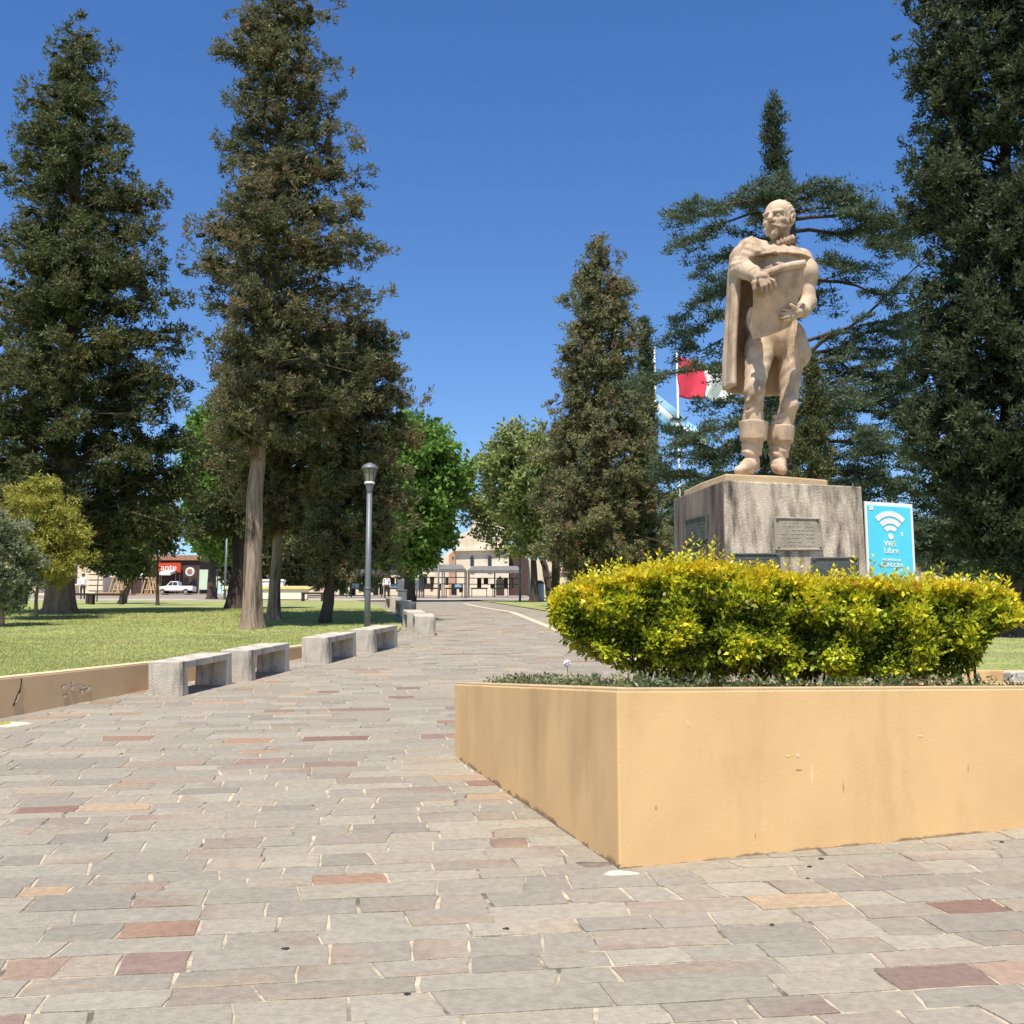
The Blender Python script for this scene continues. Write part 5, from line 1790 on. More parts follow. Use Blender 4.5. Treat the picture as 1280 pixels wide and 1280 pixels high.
cedar('cedar_tree', 'spreading blue-green cedar with flat tiered boughs behind the statue', 34.0,
      [(985, 752), (985, 680), (986, 560), (988, 440), (990, 340), (992, 236)],
      [([(988, 262), (960, 245), (900, 262), (838, 265)], (-2, -1), 1.0), ([(988, 270), (950, 262), (890, 285), (850, 305)], (0.5, 2), 1.0),
       ([(988, 255), (1000, 238), (985, 232), (960, 238)], (-2, 2), 1.2), ([(988, 256), (1030, 236), (1050, 240)], (-1.5, 2), 1.2),
       ([(988, 275), (1060, 268), (1100, 275), (1138, 285)], (-2, 0), 1.2), ([(988, 290), (1060, 290), (1095, 300), (1130, 310)], (0, 2), 0.9),
       ([(988, 265), (1050, 255), (1085, 268)], (-2, 2), 1.2), ([(988, 300), (960, 300), (900, 320), (868, 345)], (1, 3), 0.8),
       ([(988, 262), (1000, 262), (930, 250), (880, 255)], (-1, 1), 1.0), ([(988, 320), (1050, 330), (1085, 335)], (-2, 2), 0.8),
       ([(988, 452), (1030, 428), (1062, 408), (1100, 378), (1130, 347), (1165, 322)], (-1.5, 0), 0.3), ([(988, 430), (1060, 415), (1100, 400), (1135, 395)], (-1, 2), 0.35),
       ([(988, 390), (960, 385), (900, 395), (842, 420)], (-1, 1), 0.9), ([(988, 400), (950, 405), (890, 430), (845, 445)], (0, 2), 0.9),
       ([(988, 420), (960, 430), (900, 455), (830, 470), (800, 470)], (-1, 2), 0.8), ([(988, 440), (1070, 435), (1110, 440), (1140, 450)], (-1, 2), 0.6),
       ([(988, 450), (1080, 420), (1120, 410), (1145, 405)], (0, 2), 0.8), ([(988, 470), (1070, 465), (1110, 470), (1140, 490)], (-2, 2), 0.8),
       ([(988, 480), (960, 490), (910, 500), (870, 510)], (-2, 2), 0.9), ([(988, 510), (960, 520), (890, 535), (845, 550)], (-2, 1), 1.0),
       ([(988, 530), (950, 545), (890, 565), (830, 580)], (-2, 1), 1.0), ([(988, 520), (1070, 510), (1110, 520), (1150, 540)], (-2, 2), 1.0),
       ([(988, 550), (1080, 550), (1120, 565), (1160, 580)], (-2, 1), 1.1), ([(988, 580), (950, 590), (880, 600), (830, 600)], (-2, 2), 1.0),
       ([(988, 590), (1080, 590), (1130, 610), (1180, 640)], (-2, 1), 1.1), ([(988, 620), (1080, 630), (1140, 650), (1200, 670)], (-2, 1), 1.1),
       ([(988, 640), (1080, 655), (1150, 685), (1230, 690)], (-2, 1), 0.9), ([(988, 600), (1060, 570), (1090, 560)], (-2, -1), 1.1),
       ([(988, 460), (1050, 480), (1060, 500)], (-2, -1), 0.9), ([(988, 660), (1100, 690), (1160, 700), (1220, 705)], (-2, 0), 0.7),
       ([(988, 540), (1060, 530), (1090, 540)], (-3, -2), 1.0), ([(988, 640), (960, 630), (880, 620)], (-2, 2), 0.8), ([(989, 245), (975, 228), (950, 232), (915, 248)], (-1, 1), 1.2), ([(989, 243), (1020, 226), (1045, 235), (1070, 255)], (-1, 1), 1.2),
       ([(990, 330), (930, 345), (880, 375), (850, 400)], (-1, 1), 1.0), ([(990, 350), (1050, 350), (1090, 360), (1125, 375)], (0, 2), 0.6),
       ([(988, 470), (1040, 450), (1085, 460), (1130, 470)], (-2, 1), 0.9), ([(988, 560), (930, 560), (870, 560), (838, 540)], (-1, 1), 1.0),
       ([(988, 600), (1040, 610), (1090, 600), (1130, 600)], (-2, 1), 1.0), ([(988, 500), (1050, 495), (1100, 500), (1130, 515)], (-1, 2), 1.0)], 71)
# large dense cypress at the right
tree('cypress_tree', 'huge dense dark cypress with two dark trunks at the right of the wifi sign', 22.5,
     [(1264, 800), (1262, 700), (1262, 560), (1258, 300), (1255, -40), (1255, -160)],
     [(-170, 1215, 1300), (-60, 1165, 1350), (0, 1140, 1370), (25, 1128, 1372), (60, 1130, 1375), (85, 1142, 1375), (120, 1130, 1380), (150, 1150, 1385), (190, 1152, 1385), (215, 1128, 1388), (255, 1124, 1390), (275, 1160, 1392), (330, 1165, 1395), (370, 1146, 1400), (390, 1136, 1400), (430, 1142, 1405), (470, 1128, 1410), (520, 1122, 1412), (560, 1128, 1412), (600, 1150, 1410), (640, 1185, 1405), (670, 1200, 1395), (700, 1225, 1370), (712, 1240, 1340)],
     'cypress', 0.22, 420, 4, 140, 0.58, (0.07, 0.145), 0.38, 1.15, 0.3, 73, bark=M_BARKD, tuft=18, layer=0.9, jag=0.3, updir=0.9, inner=0.4, limb_r=0.02)
m = MB()
a = pt(1281, 800, 22.9); a[2] = gl(22.9) - .1; 
tt_ = [np.array([a[0], a[1], a[2]])] + [pt(px, py, 22.9) for px, py in ((1276, 740), (1268, 690), (1268, 560), (1272, 400))]
ex = bpy.data.objects.get('cypress_tree.004')
rt_ = [o for o in bpy.data.objects if o.get('label', '').startswith('huge dense')][0]
m.tube([p - loc_of(rt_) for p in tt_], [0.2, 0.16, 0.14, 0.1, 0.04], 10)
m.build('trunk', M_BARKD, rt_, smooth=True)
# palm behind the big conifer
pb = pt(694, 745, 64); pb[2] = gl(64)
pm = tag(empty('palm_tree', pb), 'palm with arching fronds peeking out beside the big brownish conifer', 'tree', 'trees of the plaza')
ptop = pt(694, 556, 64) - pb
m = MB(); m.tube([(0, 0, -.1), (0.1, 0, ptop[2] / 2), (0, 0, ptop[2])], [0.25, 0.2, 0.17], 8); m.build('trunk', M_BARKD, pm, smooth=True)
LP, LD, LL = [], [], []
for k in range(22):
    a = 2 * math.pi * k / 22 + rng.rand() * .3; el = rng.uniform(-0.2, 1.1)
    ln = 1.7
    for j in range(26):
        t = j / 25
        r_ = ln * t * math.cos(el * (1 - .5 * t)); z = ptop[2] + ln * t * math.sin(el) - 1.0 * t * t
        for s in (-1, 1):
            LP.append((r_ * math.cos(a), r_ * math.sin(a), z))
            LD.append((math.cos(a) * .7 - s * math.sin(a), math.sin(a) * .7 + s * math.cos(a), -0.35)); LL.append(0.5 * math.sin(math.pi * (0.12 + 0.85 * t)))
LL = np.array(LL)
Vt, Ft = leaf_arrays(np.array(LP), np.array(LD), LL, 0.06, rng)
link('crown', np_mesh('crown', Vt, Ft, np.tile(np.array([0.10, 0.125, 0.04]), (len(Vt), 1))), M_LEAF, pm)

# far trees closing the view
fr = [(20, 130, 590, 80, 'dark'), (135, 150, 640, 60, 'green'), (380, 110, 600, 70, 'dark'), (440, 120, 640, 50, 'green'), (760, 120, 650, 60, 'dark'), (880, 90, 600, 70, 'cedar'), (1100, 110, 640, 60, 'dark'), (1240, 70, 600, 60, 'green'), (330, 90, 640, 60, 'dark')]
nm = ['rounded dark tree far behind the yellow-green bush', 'far green tree behind the cream building', 'far dark tree behind the cream wall', 'far green tree behind the market stalls at the leafy bend',
      'far dark tree behind the big brownish conifer', 'far bluish tree behind the cedar', 'far dark tree behind the wifi sign', 'green tree behind the huge dense cypress', 'far dark tree between the pale trunks']
for i, (px, y, top, hw, pal) in enumerate(fr):
    bot = 742
    tree('background_tree', nm[i], y, [(px, 746), (px, 700), (px, top + 40)],
         [(top, px - hw * .3, px + hw * .3), (top + (bot - top) * .2, px - hw * .8, px + hw * .75), (top + (bot - top) * .5, px - hw, px + hw), (top + (bot - top) * .75, px - hw * .9, px + hw * .8), (bot - 22, px - hw * .5, px + hw * .5)],
         pal, 0.3, 60, 4, 46, 0.016 * y, (0.006 * y * .7, 0.006 * y * 1.1), 0.5, 0.8, 0.3, 200 + i, ground=g, group='trees beyond the plaza', bark=M_BARKD, limb=False, inner=0.4, updir=0.1, tuft=6)
#__PART4__
# ================================================================== FAR THINGS
def P3(px, py, y): return pt(px, py, y)
def rect_box(parent, o, name, x0, x1, y0, y1, y, depth, material, bevel=0, off=0.0):
    """box whose front face covers the pixel rectangle at depth y (in space of parent at o)"""
    a = P3(x0, y1, y); b = P3(x1, y0, y)
    m = MB().box(((a[0] + b[0]) / 2 - o[0], y + depth / 2 - o[1] + off, (a[2] + b[2]) / 2 - o[2]), (abs(b[0] - a[0]), depth, abs(b[2] - a[2])))
    return m.build(name, material, parent, bevel=bevel)
def thing_at(name, px, y, label, cat, group=None, ground=g):
    x = P3(px, 745, y)[0]
    return tag(empty(name, (x, y, ground(y))), label, cat, group)

# dark slat benches on the far lawn
def lawn_bench(px, y, w, label):
    r = thing_at('park_bench', px, y, label, 'bench', 'dark benches on the far lawn', gl)
    for s in (-1, 1):
        MB().box((s * w * 0.44, 0, 0.19), (0.13, 0.36, 0.42)).build('leg', M_WOODD, r, bevel=0.01)
    MB().box((0, 0, 0.43), (w, 0.40, 0.075)).build('seat', M_WOODD, r, bevel=0.01)
lawn_bench(134, 49, 1.45, 'dark park bench by the crooked pale-trunked tree')
lawn_bench(12, 49, 1.5, 'dark park bench near the orange and green play frame')
lawn_bench(391, 62, 1.2, 'dark park bench beside the end of the cream wall')
lawn_bench(96, 51, 1.2, 'dark park bench between thick twin trunk and cream building')

# cream wall with a yellow coping
r = thing_at('cream_wall', 335, 66, 'long low cream wall with pale yellow coping beyond the lawn', 'wall')
o = loc_of(r)
rect_box(r, o, 'wall', 283, 384, 736.5, 749, 66, 0.5, mat('pale_cream', (0.80, 0.74, 0.58), 0.9, 0.06, 2), 0.02)
rect_box(r, o, 'coping', 281, 392, 732.5, 736.6, 65.9, 0.7, mat('pale_yellow', (0.76, 0.62, 0.30), 0.9, 0.06, 2), 0.02)
r = thing_at('white_box', 340, 68, 'white blocky kiosk box standing behind the cream wall', 'box')
rect_box(r, loc_of(r), 'body', 325, 354, 726, 750, 68, 0.6, M_WHITE, 0.02); rect_box(r, loc_of(r), 'lid', 324, 355, 724, 726.2, 67.95, 0.7, M_WHITE, 0.01)

# street lamps and camera mast left
def mast(px, y, top, label, rad=0.05, head=True):
    r = thing_at('street_mast', px, y, label, 'pole', 'masts at the far edge of the lawn')
    h = P3(px, top, y)[2] - g(y)
    MB().tube([(0, 0, -.05), (0, 0, h * .5), (0, 0, h)], [rad * 1.2, rad, rad * .8], 10).build('pole', M_POLE, r, smooth=True)
    if head:
        m = MB(); m.box((-0.12, -0.05, h - 0.02), (0.42, 0.2, 0.13), 0.3); m.build('head', M_WHITE, r, bevel=0.03)
    else:
        MB().lathe((0, 0, h - 0.02), [(rad * .8, 0), (rad * 1.3, .05), (rad * .4, .12)], 8).build('finial', M_POLE, r)
    return r
mast(281, 70, 668, 'grey mast carrying a white camera head by the billboard', 0.07)
mast(271, 72, 690, 'thin grey pole right beside the pale green billboard', 0.035, False)
mast(288, 95, 555, 'very tall thin grey pole showing above the pale trunk group', 0.09, False)
mast(121.5, 60, 695, 'thin dark pole in front of the cream banded building', 0.03, False)

# billboard
r = thing_at('billboard', 263, 128, 'pale green blank billboard on two legs near the restaurant', 'billboard')
o = loc_of(r)
rect_box(r, o, 'panel', 249, 277, 712, 737, 128, 0.15, M_PGREEN)
for px in (249, 264, 277):
    rect_box(r, o, 'leg', px - 0.8, px + 0.8, 712, 746, 128.2, 0.12, M_WHITE)

# restaurant with red sign
r = thing_at('restaurant', 222, 140, 'dark brown restaurant front with red lettered sign and white awning', 'building')
o = loc_of(r)
rect_box(r, o, 'wall', 165, 250, 700, 748, 142, 6, M_BROWN)
rf = rect_box(r, o, 'roof', 163, 252, 694, 700.2, 141.7, 6.6, M_TILE)
rect_box(r, o, 'roof_tank', 203, 216, 690, 694.5, 143, 1.2, M_BLUEP, 0.1)
sgn = rect_box(r, o, 'sign', 197, 226, 703.5, 715.5, 141.2, 0.4, M_RED)
tx = P3(211, 709.6, 141.0)
text_obj('lettering', 'ante', 1.15, Matrix.Translation(Vector(tx - o) + Vector((0, -0.02, 0))) @ RX, M_WHITE, sgn, 0.03)
rd = P3(237.5, 714.5, 141)
m = MB(); m.tube([(rd[0] - o[0], 141.2 - o[1], rd[2] - o[2]), (rd[0] - o[0], 140.9 - o[1], rd[2] - o[2])], 0.55, 20); s_ = m.build('round_sign', M_WHITE, r)
m = MB(); m.tube([(rd[0] - o[0], 140.95 - o[1], rd[2] - o[2]), (rd[0] - o[0], 140.86 - o[1], rd[2] - o[2])], 0.34, 20); m.build('emblem', M_TILE, s_)
a = P3(199, 719, 139); b = P3(219, 715, 141)
MB().hexa([(a[0] - o[0], 139 - o[1], a[2] - o[2]), (b[0] - o[0], 139 - o[1], a[2] - o[2]), (b[0] - o[0], 141.6 - o[1], b[2] - o[2]), (a[0] - o[0], 141.6 - o[1], b[2] - o[2])],
          [(a[0] - o[0], 139 - o[1], a[2] + .35 - o[2]), (b[0] - o[0], 139 - o[1], a[2] + .35 - o[2]), (b[0] - o[0], 141.6 - o[1], b[2] + .3 - o[2]), (a[0] - o[0], 141.6 - o[1], b[2] + .3 - o[2])]).build('awning', M_WHITE, r)
for px in (201, 219, 224):
    rect_box(r, o, 'post', px - .6, px + .6, 717, 746, 139.4, 0.12, M_BLUEP if px == 224 else M_WHITE)
for px in (232, 243, 180, 190):
    rect_box(r, o, 'window', px - 3, px + 3, 722, 740, 141.9, 0.3, M_GLASS)
    
# cream banded building
r = thing_at('cream_building', 112, 122, 'cream building with banded corner pillar behind the thick twin trunk', 'building')
o = loc_of(r)
rect_box(r, o, 'wall', 30, 128, 690, 748, 124, 8, M_CREAM)
rect_box(r, o, 'roof', 28, 130, 684, 690.2, 123.7, 8.8, M_TILE)
for k in range(8):
    rect_box(r, o, 'band', 108.5, 128.5, 692 + k * 6.8, 697.5 + k * 6.8, 123.5, 0.6, M_CREAM, 0.05)
for px in (50, 70, 92):
    w_ = rect_box(r, o, 'window', px - 4, px + 4, 708, 730, 123.8, 0.3, M_GLASS)
    rect_box(w_, o, 'sill', px - 5, px + 5, 730, 731.5, 123.6, 0.4, M_WHITE)
rect_box(r, o, 'terrace', 118, 160, 740, 748, 121, 2.5, M_PINK)

# patio umbrellas, wooden frames
def patio(px, y, top, w, label):
    r = thing_at('patio_umbrella', px, y, label, 'umbrella', 'white umbrellas before the restaurant')
    h = P3(px, top, y)[2] - g(y)
    MB().tube([(0, 0, -.05), (0, 0, h)], 0.04, 8).build('pole', M_WHITE, r)
    MB().lathe((0, 0, h - 0.7), [(w, 0), (w * 1.01, 0.02), (w * .98, 0.22), (0.05, 0.7), (0.02, .75)], 8).build('canopy', M_WHITE, r)
patio(146, 112, 713, 0.75, 'white patio umbrella close to the cream banded pillar')
patio(163, 112, 714, 0.6, 'white patio umbrella behind the crooked trunk')
patio(177, 114, 715, 0.6, 'white patio umbrella nearest the red sign')
def aframe(px, y, label):
    r = thing_at('wooden_frame', px, y, label, 'frame', 'yellow wooden frames by the restaurant')
    h = P3(px, 722, y)[2] - g(y)
    for s in (-1, 1):
        MB().tube([(s * 0.55, 0, -.05), (s * 0.12, 0, h)], 0.07, 6).build('leg', M_WOODY, r)
        MB().tube([(s * 0.55, 1.0, -.05), (s * 0.12, 1.0, h)], 0.07, 6).build('leg', M_WOODY, r)
    MB().tube([(0, -0.2, h), (0, 1.2, h)], 0.07, 6).build('top_bar', M_WOODY, r)
    MB().box((0, 0.5, h * .35), (0.8, 0.9, 0.06)).build('shelf', M_WOODY, r)
aframe(142, 108, 'yellow wooden frame beside the white umbrella near the cream pillar')
aframe(152, 108, 'yellow wooden frame just behind the crooked trunk')
aframe(183, 110, 'yellow wooden frame left of the thin dark young tree')
aframe(190, 112, 'yellow wooden frame close to the pickup truck')

# white pickup, nose to the left
tk = thing_at('pickup_truck', 220, 131, 'small white pickup truck parked before the restaurant', 'truck')
Lt, Wt = 4.2, 1.65
m = MB()
sec = [(-2.1, 0.42), (-2.1, 0.80), (-1.95, 0.88), (-0.95, 0.98), (2.05, 0.98), (2.1, 0.9), (2.1, 0.45)]
n = len(sec)
m.add([(x, -Wt / 2, z) for x, z in sec] + [(x, Wt / 2, z) for x, z in sec], [tuple(range(n)), tuple(range(2 * n - 1, n - 1, -1))] + [(i, n + i, n + (i + 1) % n, (i + 1) % n) for i in range(n)])
m.build('body', M_TRUCK, tk, bevel=0.04)
cb = [(-1.0, 0.95), (-0.5, 1.5), (0.35, 1.52), (0.45, 0.95)]
m = MB(); m.add([(x, -Wt * .46, z) for x, z in cb] + [(x, Wt * .46, z) for x, z in cb], [(0, 1, 2, 3), (7, 6, 5, 4), (0, 4, 5, 1), (1, 5, 6, 2), (2, 6, 7, 3), (3, 7, 4, 0)])
cbo = m.build('cab', M_TRUCK, tk, bevel=0.04)
for s in (-1, 1):
    yy_ = s * Wt * .465
    MB().add([(-0.78, yy_, 1.03), (-0.25, yy_, 1.03), (-0.25, yy_, 1.42), (-0.46, yy_, 1.42)], [(0, 1, 2, 3)] if s < 0 else [(3, 2, 1, 0)]).build('side_window', M_GLASS, tk)
    MB().add([(-0.18, yy_, 1.03), (0.32, yy_, 1.03), (0.26, yy_, 1.42), (-0.18, yy_, 1.42)], [(0, 1, 2, 3)] if s < 0 else [(3, 2, 1, 0)]).build('side_window', M_GLASS, tk)
    for x in (-1.35, 1.3):
        w_ = MB().tube([(x, s * Wt * .36, 0.31), (x, s * Wt * .51, 0.31)], 0.33, 16).build('wheel', M_RUBBER, tk)
        MB().tube([(x, s * Wt * .50, 0.31), (x, s * Wt * .518, 0.31)], 0.18, 12).build('hub', M_STEEL, w_)
MB().box((1.25, 0, 0.985), (1.45, Wt * .85, 0.04)).build('bed', M_DARK, tk)
MB().box((-2.1, 0, 0.5), (0.12, Wt * .98, 0.14)).build('bumper', M_STEEL, tk, bevel=0.02)
for s in (-1, 1):
    MB().box((-2.09, s * 0.6, 0.72), (0.06, 0.28, 0.14)).build('headlight', M_LGLASS, tk)

# play frame, orange and green
r = thing_at('play_frame', 26, 66, 'orange and green plastic play frame beyond the grey-green bush', 'play frame')
MB().tube([(-0.45, 0, -.05), (-0.45, 0, .9)], 0.05, 8).build('post', M_GREENP, r); MB().tube([(0.45, 0, -.05), (0.45, 0, .9)], 0.05, 8).build('post', M_GREENP, r)
MB().box((0.25, 0, .48), (0.35, 0.35, .8)).build('panel', M_GREENP, r, bevel=0.03)
MB().lathe((-0.25, 0, .55), [(0.05, 0), (0.26, .08), (0.28, .24), (0.06, .36)], 12).build('hood', M_ORANGE, r, smooth=True)
MB().hexa([(-1.1, -.2, -.02), (-1.0, -.2, -.02), (-1.0, .2, -.02), (-1.1, .2, -.02)], [(-.5, -.2, .62), (-.42, -.2, .62), (-.42, .2, .62), (-.5, .2, .62)]).build('slide', M_STEEL, r)

# people far away: one continuous skinned body each
def person(px, y, label, shirt, h=1.7, ground=g, rz=0.0, z_off=0.0):
    r = thing_at('person', px, y, label, 'person', None, ground)
    r.rotation_euler.z = rz
    me = bpy.data.meshes.new('body')
    k = h / 1.72
    J = [(0, 0, .95), (0, 0, 1.15), (0, 0.01, 1.38), (0, 0, 1.50), (0, -.02, 1.60), (0, -.02, 1.70),
         (.19, 0, 1.40), (.25, .02, 1.13), (.24, -.10, .90), (.235, -.13, .82), (-.19, 0, 1.40), (-.25, .02, 1.13), (-.24, -.08, .90), (-.235, -.11, .82),
         (.10, 0, .90), (.12, -.04, .50), (.13, .04, .08), (.14, -.12, .035), (-.10, 0, .90), (-.12, .03, .50), (-.13, .14, .10), (-.14, .0, .035)]
    Ed = [(0, 1), (1, 2), (2, 3), (3, 4), (4, 5), (2, 6), (6, 7), (7, 8), (8, 9), (2, 10), (10, 11), (11, 12), (12, 13), (0, 14), (14, 15), (15, 16), (16, 17), (0, 18), (18, 19), (19, 20), (20, 21)]
    rd_ = [.15, .15, .17, .06, .10, .085, .075, .05, .04, .04, .075, .05, .04, .04, .10, .065, .045, .04, .10, .065, .045, .04]
    me.from_pydata([(a * k, b * k, c * k) for a, b, c in J], Ed, [])
    o = link('body', me, None, r)
    md = o.modifiers.new('skin', 'SKIN')
    for i, sv_ in enumerate(me.skin_vertices[0].data):
        sv_.radius = (rd_[i] * k, rd_[i] * k * (0.75 if i < 3 else 1)); sv_.use_root = (i == 0)
    o.modifiers.new('sub', 'SUBSURF').levels = 1
    dg = bpy.context.evaluated_depsgraph_get()
    nm_ = bpy.data.meshes.new_from_object(o.evaluated_get(dg))
    o.modifiers.clear(); o.data = nm_; nm_.name = 'body'
    nm_.materials.clear()
    for mm in (shirt, M_TROUS, M_SKIN): nm_.materials.append(mm)
    for p in nm_.polygons:
        z = p.center.z / k
        p.material_index = 1 if z < 0.95 and abs(p.center.x) < .22 * k else (2 if z > 1.47 or z < 1.0 else 0)
        p.use_smooth = True
    hm_ = MB(); hm_.lathe((0, 0.005, 1.60 * k), [(0.112 * k, 0), (0.115 * k, .05 * k), (0.085 * k, .12 * k), (0.02 * k, .15 * k)], 12)
    hm_.build('hair', M_WOODD, r, smooth=True)
    return r
person(103, 72, 'person in white shirt and dark trousers beside the thick twin trunk', M_SHIRT, 1.1 * 1.5)
person(483, 82, 'person in pale shirt standing under the shaded market roof', M_SHIRT)
person(692, 80, 'dark dressed person sitting out beside the big brownish conifer', M_TROUS, 1.6, lambda y: g(y) + .25)

# market stalls: canopies on posts with tables
def stall(px0, px1, top, y, label, cloth, seed):
    q = np.random.RandomState(seed)
    pxc = (px0 + px1) / 2
    r = thing_at('market_stall', pxc, y, label, 'stall', 'market stalls at the end of the path')
    o = loc_of(r)
    w = P3(px1, 740, y)[0] - P3(px0, 740, y)[0]
    h = P3(pxc, top, y)[2] - g(y)
    he = h - 0.45
    dp = 2.6
    m = MB(); m.hexa([(-w / 2, 0, he), (w / 2, 0, he), (w / 2, dp, he), (-w / 2, dp, he)], [(-w / 2 + .35, dp * .42, h), (w / 2 - .35, dp * .42, h), (w / 2 - .35, dp * .58, h), (-w / 2 + .35, dp * .58, h)])
    cn = m.build('canopy', cloth, r)
    m = MB(); nS = max(6, int(w / 0.35)); vs, fs = [], []
    for k in range(nS * 4 + 1):
        x = -w / 2 + w * k / (nS * 4)
        z = he - 0.16 - 0.09 * abs(math.sin(math.pi * k / 4))
        vs += [(x, -0.02, he + .02), (x, -0.02, z), (x, 0.02, he + .02), (x, 0.02, z)]
    for k in range(nS * 4):
        a = 4 * k; fs += [(a, a + 1, a + 5, a + 4), (a + 2, a + 6, a + 7, a + 3), (a + 1, a + 3, a + 7, a + 5)]
    m.add(vs, fs); m.build('valance', cloth, cn)
    for sx in (-1, 0, 1):
        for yy_ in (0.06, dp - 0.06):
            MB().tube([(sx * (w / 2 - .06), yy_, -.05), (sx * (w / 2 - .06), yy_, he)], 0.045, 6).build('post', M_POLED, r)
    for zz_ in (1.25, 1.75):
        MB().tube([(-w / 2 + .06, dp - .3, zz_), (w / 2 - .06, dp - .3, zz_)], 0.035, 5).build('rail', M_POLED, r)
    for k in range(int(w / 0.55)):
        if q.rand() < 0.7:
            zt2 = [1.25, 1.75][q.randint(2)]; hh_ = q.uniform(.35, .9)
            MB().box((-w / 2 + 0.35 + k * .55, dp - .3, zt2 - hh_ / 2), (q.uniform(.2, .45), .12, hh_)).build('hanging_cloth', [M_CANVD, M_WOODD, M_CANVAS, M_BROWN, M_POLED][q.randint(5)], r)
    for k in range(int(w / 1.7)):
        x = -w / 2 + 0.95 + k * 1.7
        t = MB().box((x, 0.6, 0.78), (1.35, 0.75, 0.06)).build('table_top', M_WOODD, r)
        for sx in (-.6, .6):
            for sy in (-.3, .3):
                MB().tube([(x + sx, 0.6 + sy, -.02), (x + sx, .6 + sy, .78)], 0.025, 5).build('leg', M_WOODD, t)
        if q.rand() < 0.7:
            b_ = MB().box((x + q.uniform(-.4, .4), 0.6, 0.95), (q.uniform(.3, .6), .4, q.uniform(.2, .4))).build('goods', [M_WHITE, M_WOODD, M_CANVAS, M_BLUEP][q.randint(4)], t)
    return r
stall(432, 478, 710, 90, 'market stall in deep shade behind the tall lamp post', M_CANVD, 1)
stall(480, 522, 708, 88, 'dark-roofed market stall left of the grey scalloped canopy', M_CANVD, 2)
stall(523, 582, 704, 86, 'market stall with grey scalloped canopy behind the thin lamp post', M_CANVAS, 3)
stall(584, 652, 706, 92, 'long market stall with grey canopy before the church door', M_CANVAS, 4)

# bins
r = thing_at('litter_bin', 674, 62, 'tall cylindrical steel litter bin on the grass past the path', 'bin', None, gl)
h = 0.95
MB().lathe((0, 0, -.03), [(0.24, 0), (0.26, .05), (0.26, h), (0.24, h + .03)], 18).build('body', M_STEEL, r, smooth=True)
MB().lathe((0, 0, h), [(0.275, 0), (0.275, .06), (0.15, .16), (0.03, .18)], 18).build('lid', M_POLED, r, smooth=True)
r = thing_at('litter_bin', 503, 48, 'square dark litter bin on the path by the farthest bench', 'bin')
MB().box((0, 0, 0.32), (0.36, 0.36, 0.58)).build('body', M_POLE, r, bevel=0.02); MB().box((0, 0, 0.08), (0.40, 0.40, 0.22)).build('base', M_DARK, r, bevel=0.01)
MB().box((0, 0, 0.63), (0.40, 0.40, 0.05)).build('lid', M_POLE, r, bevel=0.01)
r = thing_at('notice_board', 510, 80, 'small grey notice board in the shade before the market', 'board')
MB().box((0, 0, 0.95), (1.5, 0.08, 0.75)).build('panel', M_POLE, r, bevel=0.02)
for s in (-.6, .6): MB().tube([(s, 0.06, -.05), (s, .06, 1.2)], 0.04, 6).build('leg', M_POLED, r)

# long buildings closing the far side of the street
def long_building(px0, px1, top, y, label, wallm, nwin, seed):
    q = np.random.RandomState(seed)
    r = thing_at('street_building', (px0 + px1) / 2, y, label, 'building', 'buildings across the far street')
    o = loc_of(r)
    rect_box(r, o, 'wall', px0, px1, top, 752, y, 8, wallm)
    rect_box(r, o, 'cornice', px0 - 1, px1 + 1, top - 2.5, top + .2, y - .3, 8.6, M_CREAM)
    for k in range(nwin):
        px = px0 + (px1 - px0) * (k + 0.5) / nwin
        w_ = rect_box(r, o, 'window', px - 3.2, px + 3.2, 721, 737 if k % 3 else 747, y - .12, 0.3, M_GLASS if k % 2 else M_DARK)
        rect_box(w_, o, 'lintel', px - 4, px + 4, 718.5, 721, y - .2, 0.4, M_CREAM)
long_building(284, 420, 704, 138, 'low cream row of shops behind the cream wall with yellow coping', M_CREAM, 9, 1)
long_building(420, 548, 702, 128, 'pale shop row in the shade behind the dark-roofed stalls', M_CHURCH, 9, 2)
long_building(790, 1128, 712, 130, 'low pinkish building row behind the pedestal', M_PINK, 16, 3)
long_building(-60, 30, 704, 140, 'pinkish building row behind the play frame', M_PINK, 6, 4)

# church: curved gable front, side wall, belfry
ch = thing_at('church', 630, 118, 'whitewashed old church with curved gable and stepped belfry behind the market', 'building')
o = loc_of(ch); cy = 118
def pxz(px, py, y): 
    p = P3(px, py, y); return p[0] - o[0], p[2] - o[2]
def front_poly(name, pts_, y, depth, material, parent=ch):
    q_ = [pxz(a, b, y) for a, b in pts_]
    n = len(q_)
    vs = [(x, y - o[1], z) for x, z in q_] + [(x, y - o[1] + depth, z) for x, z in q_]
    return MB().add(vs, [tuple(range(n)), tuple(range(2 * n - 1, n - 1, -1))] + [(i, n + i, n + (i + 1) % n, (i + 1) % n) for i in range(n)]).build(name, material, parent)
front_poly('wall', [(540, 750), (760, 750), (760, 700), (640, 700), (640, 690), (600, 692), (545, 705)], 119, 4, M_CHURCH)
front_poly('gable', [(548, 748), (636, 748), (636, 672), (628, 662), (620, 650), (606, 640), (592, 650), (585, 664), (575, 668), (570, 684), (560, 690), (548, 700)], 116, 5, M_CHURCH)
front_poly('cornice', [(566, 689), (640, 687), (640, 684), (566, 686)], 115.6, 0.8, M_CHURCH)
front_poly('belfry', [(596, 684), (634, 684), (634, 632), (626, 622), (616, 616), (606, 622), (596, 632)], 119.5, 3, M_CHURCH)
d_ = front_poly('bell_opening', [(610, 664), (622, 664), (622, 644), (616, 638), (610, 644)], 119.3, 0.5, M_DARK)
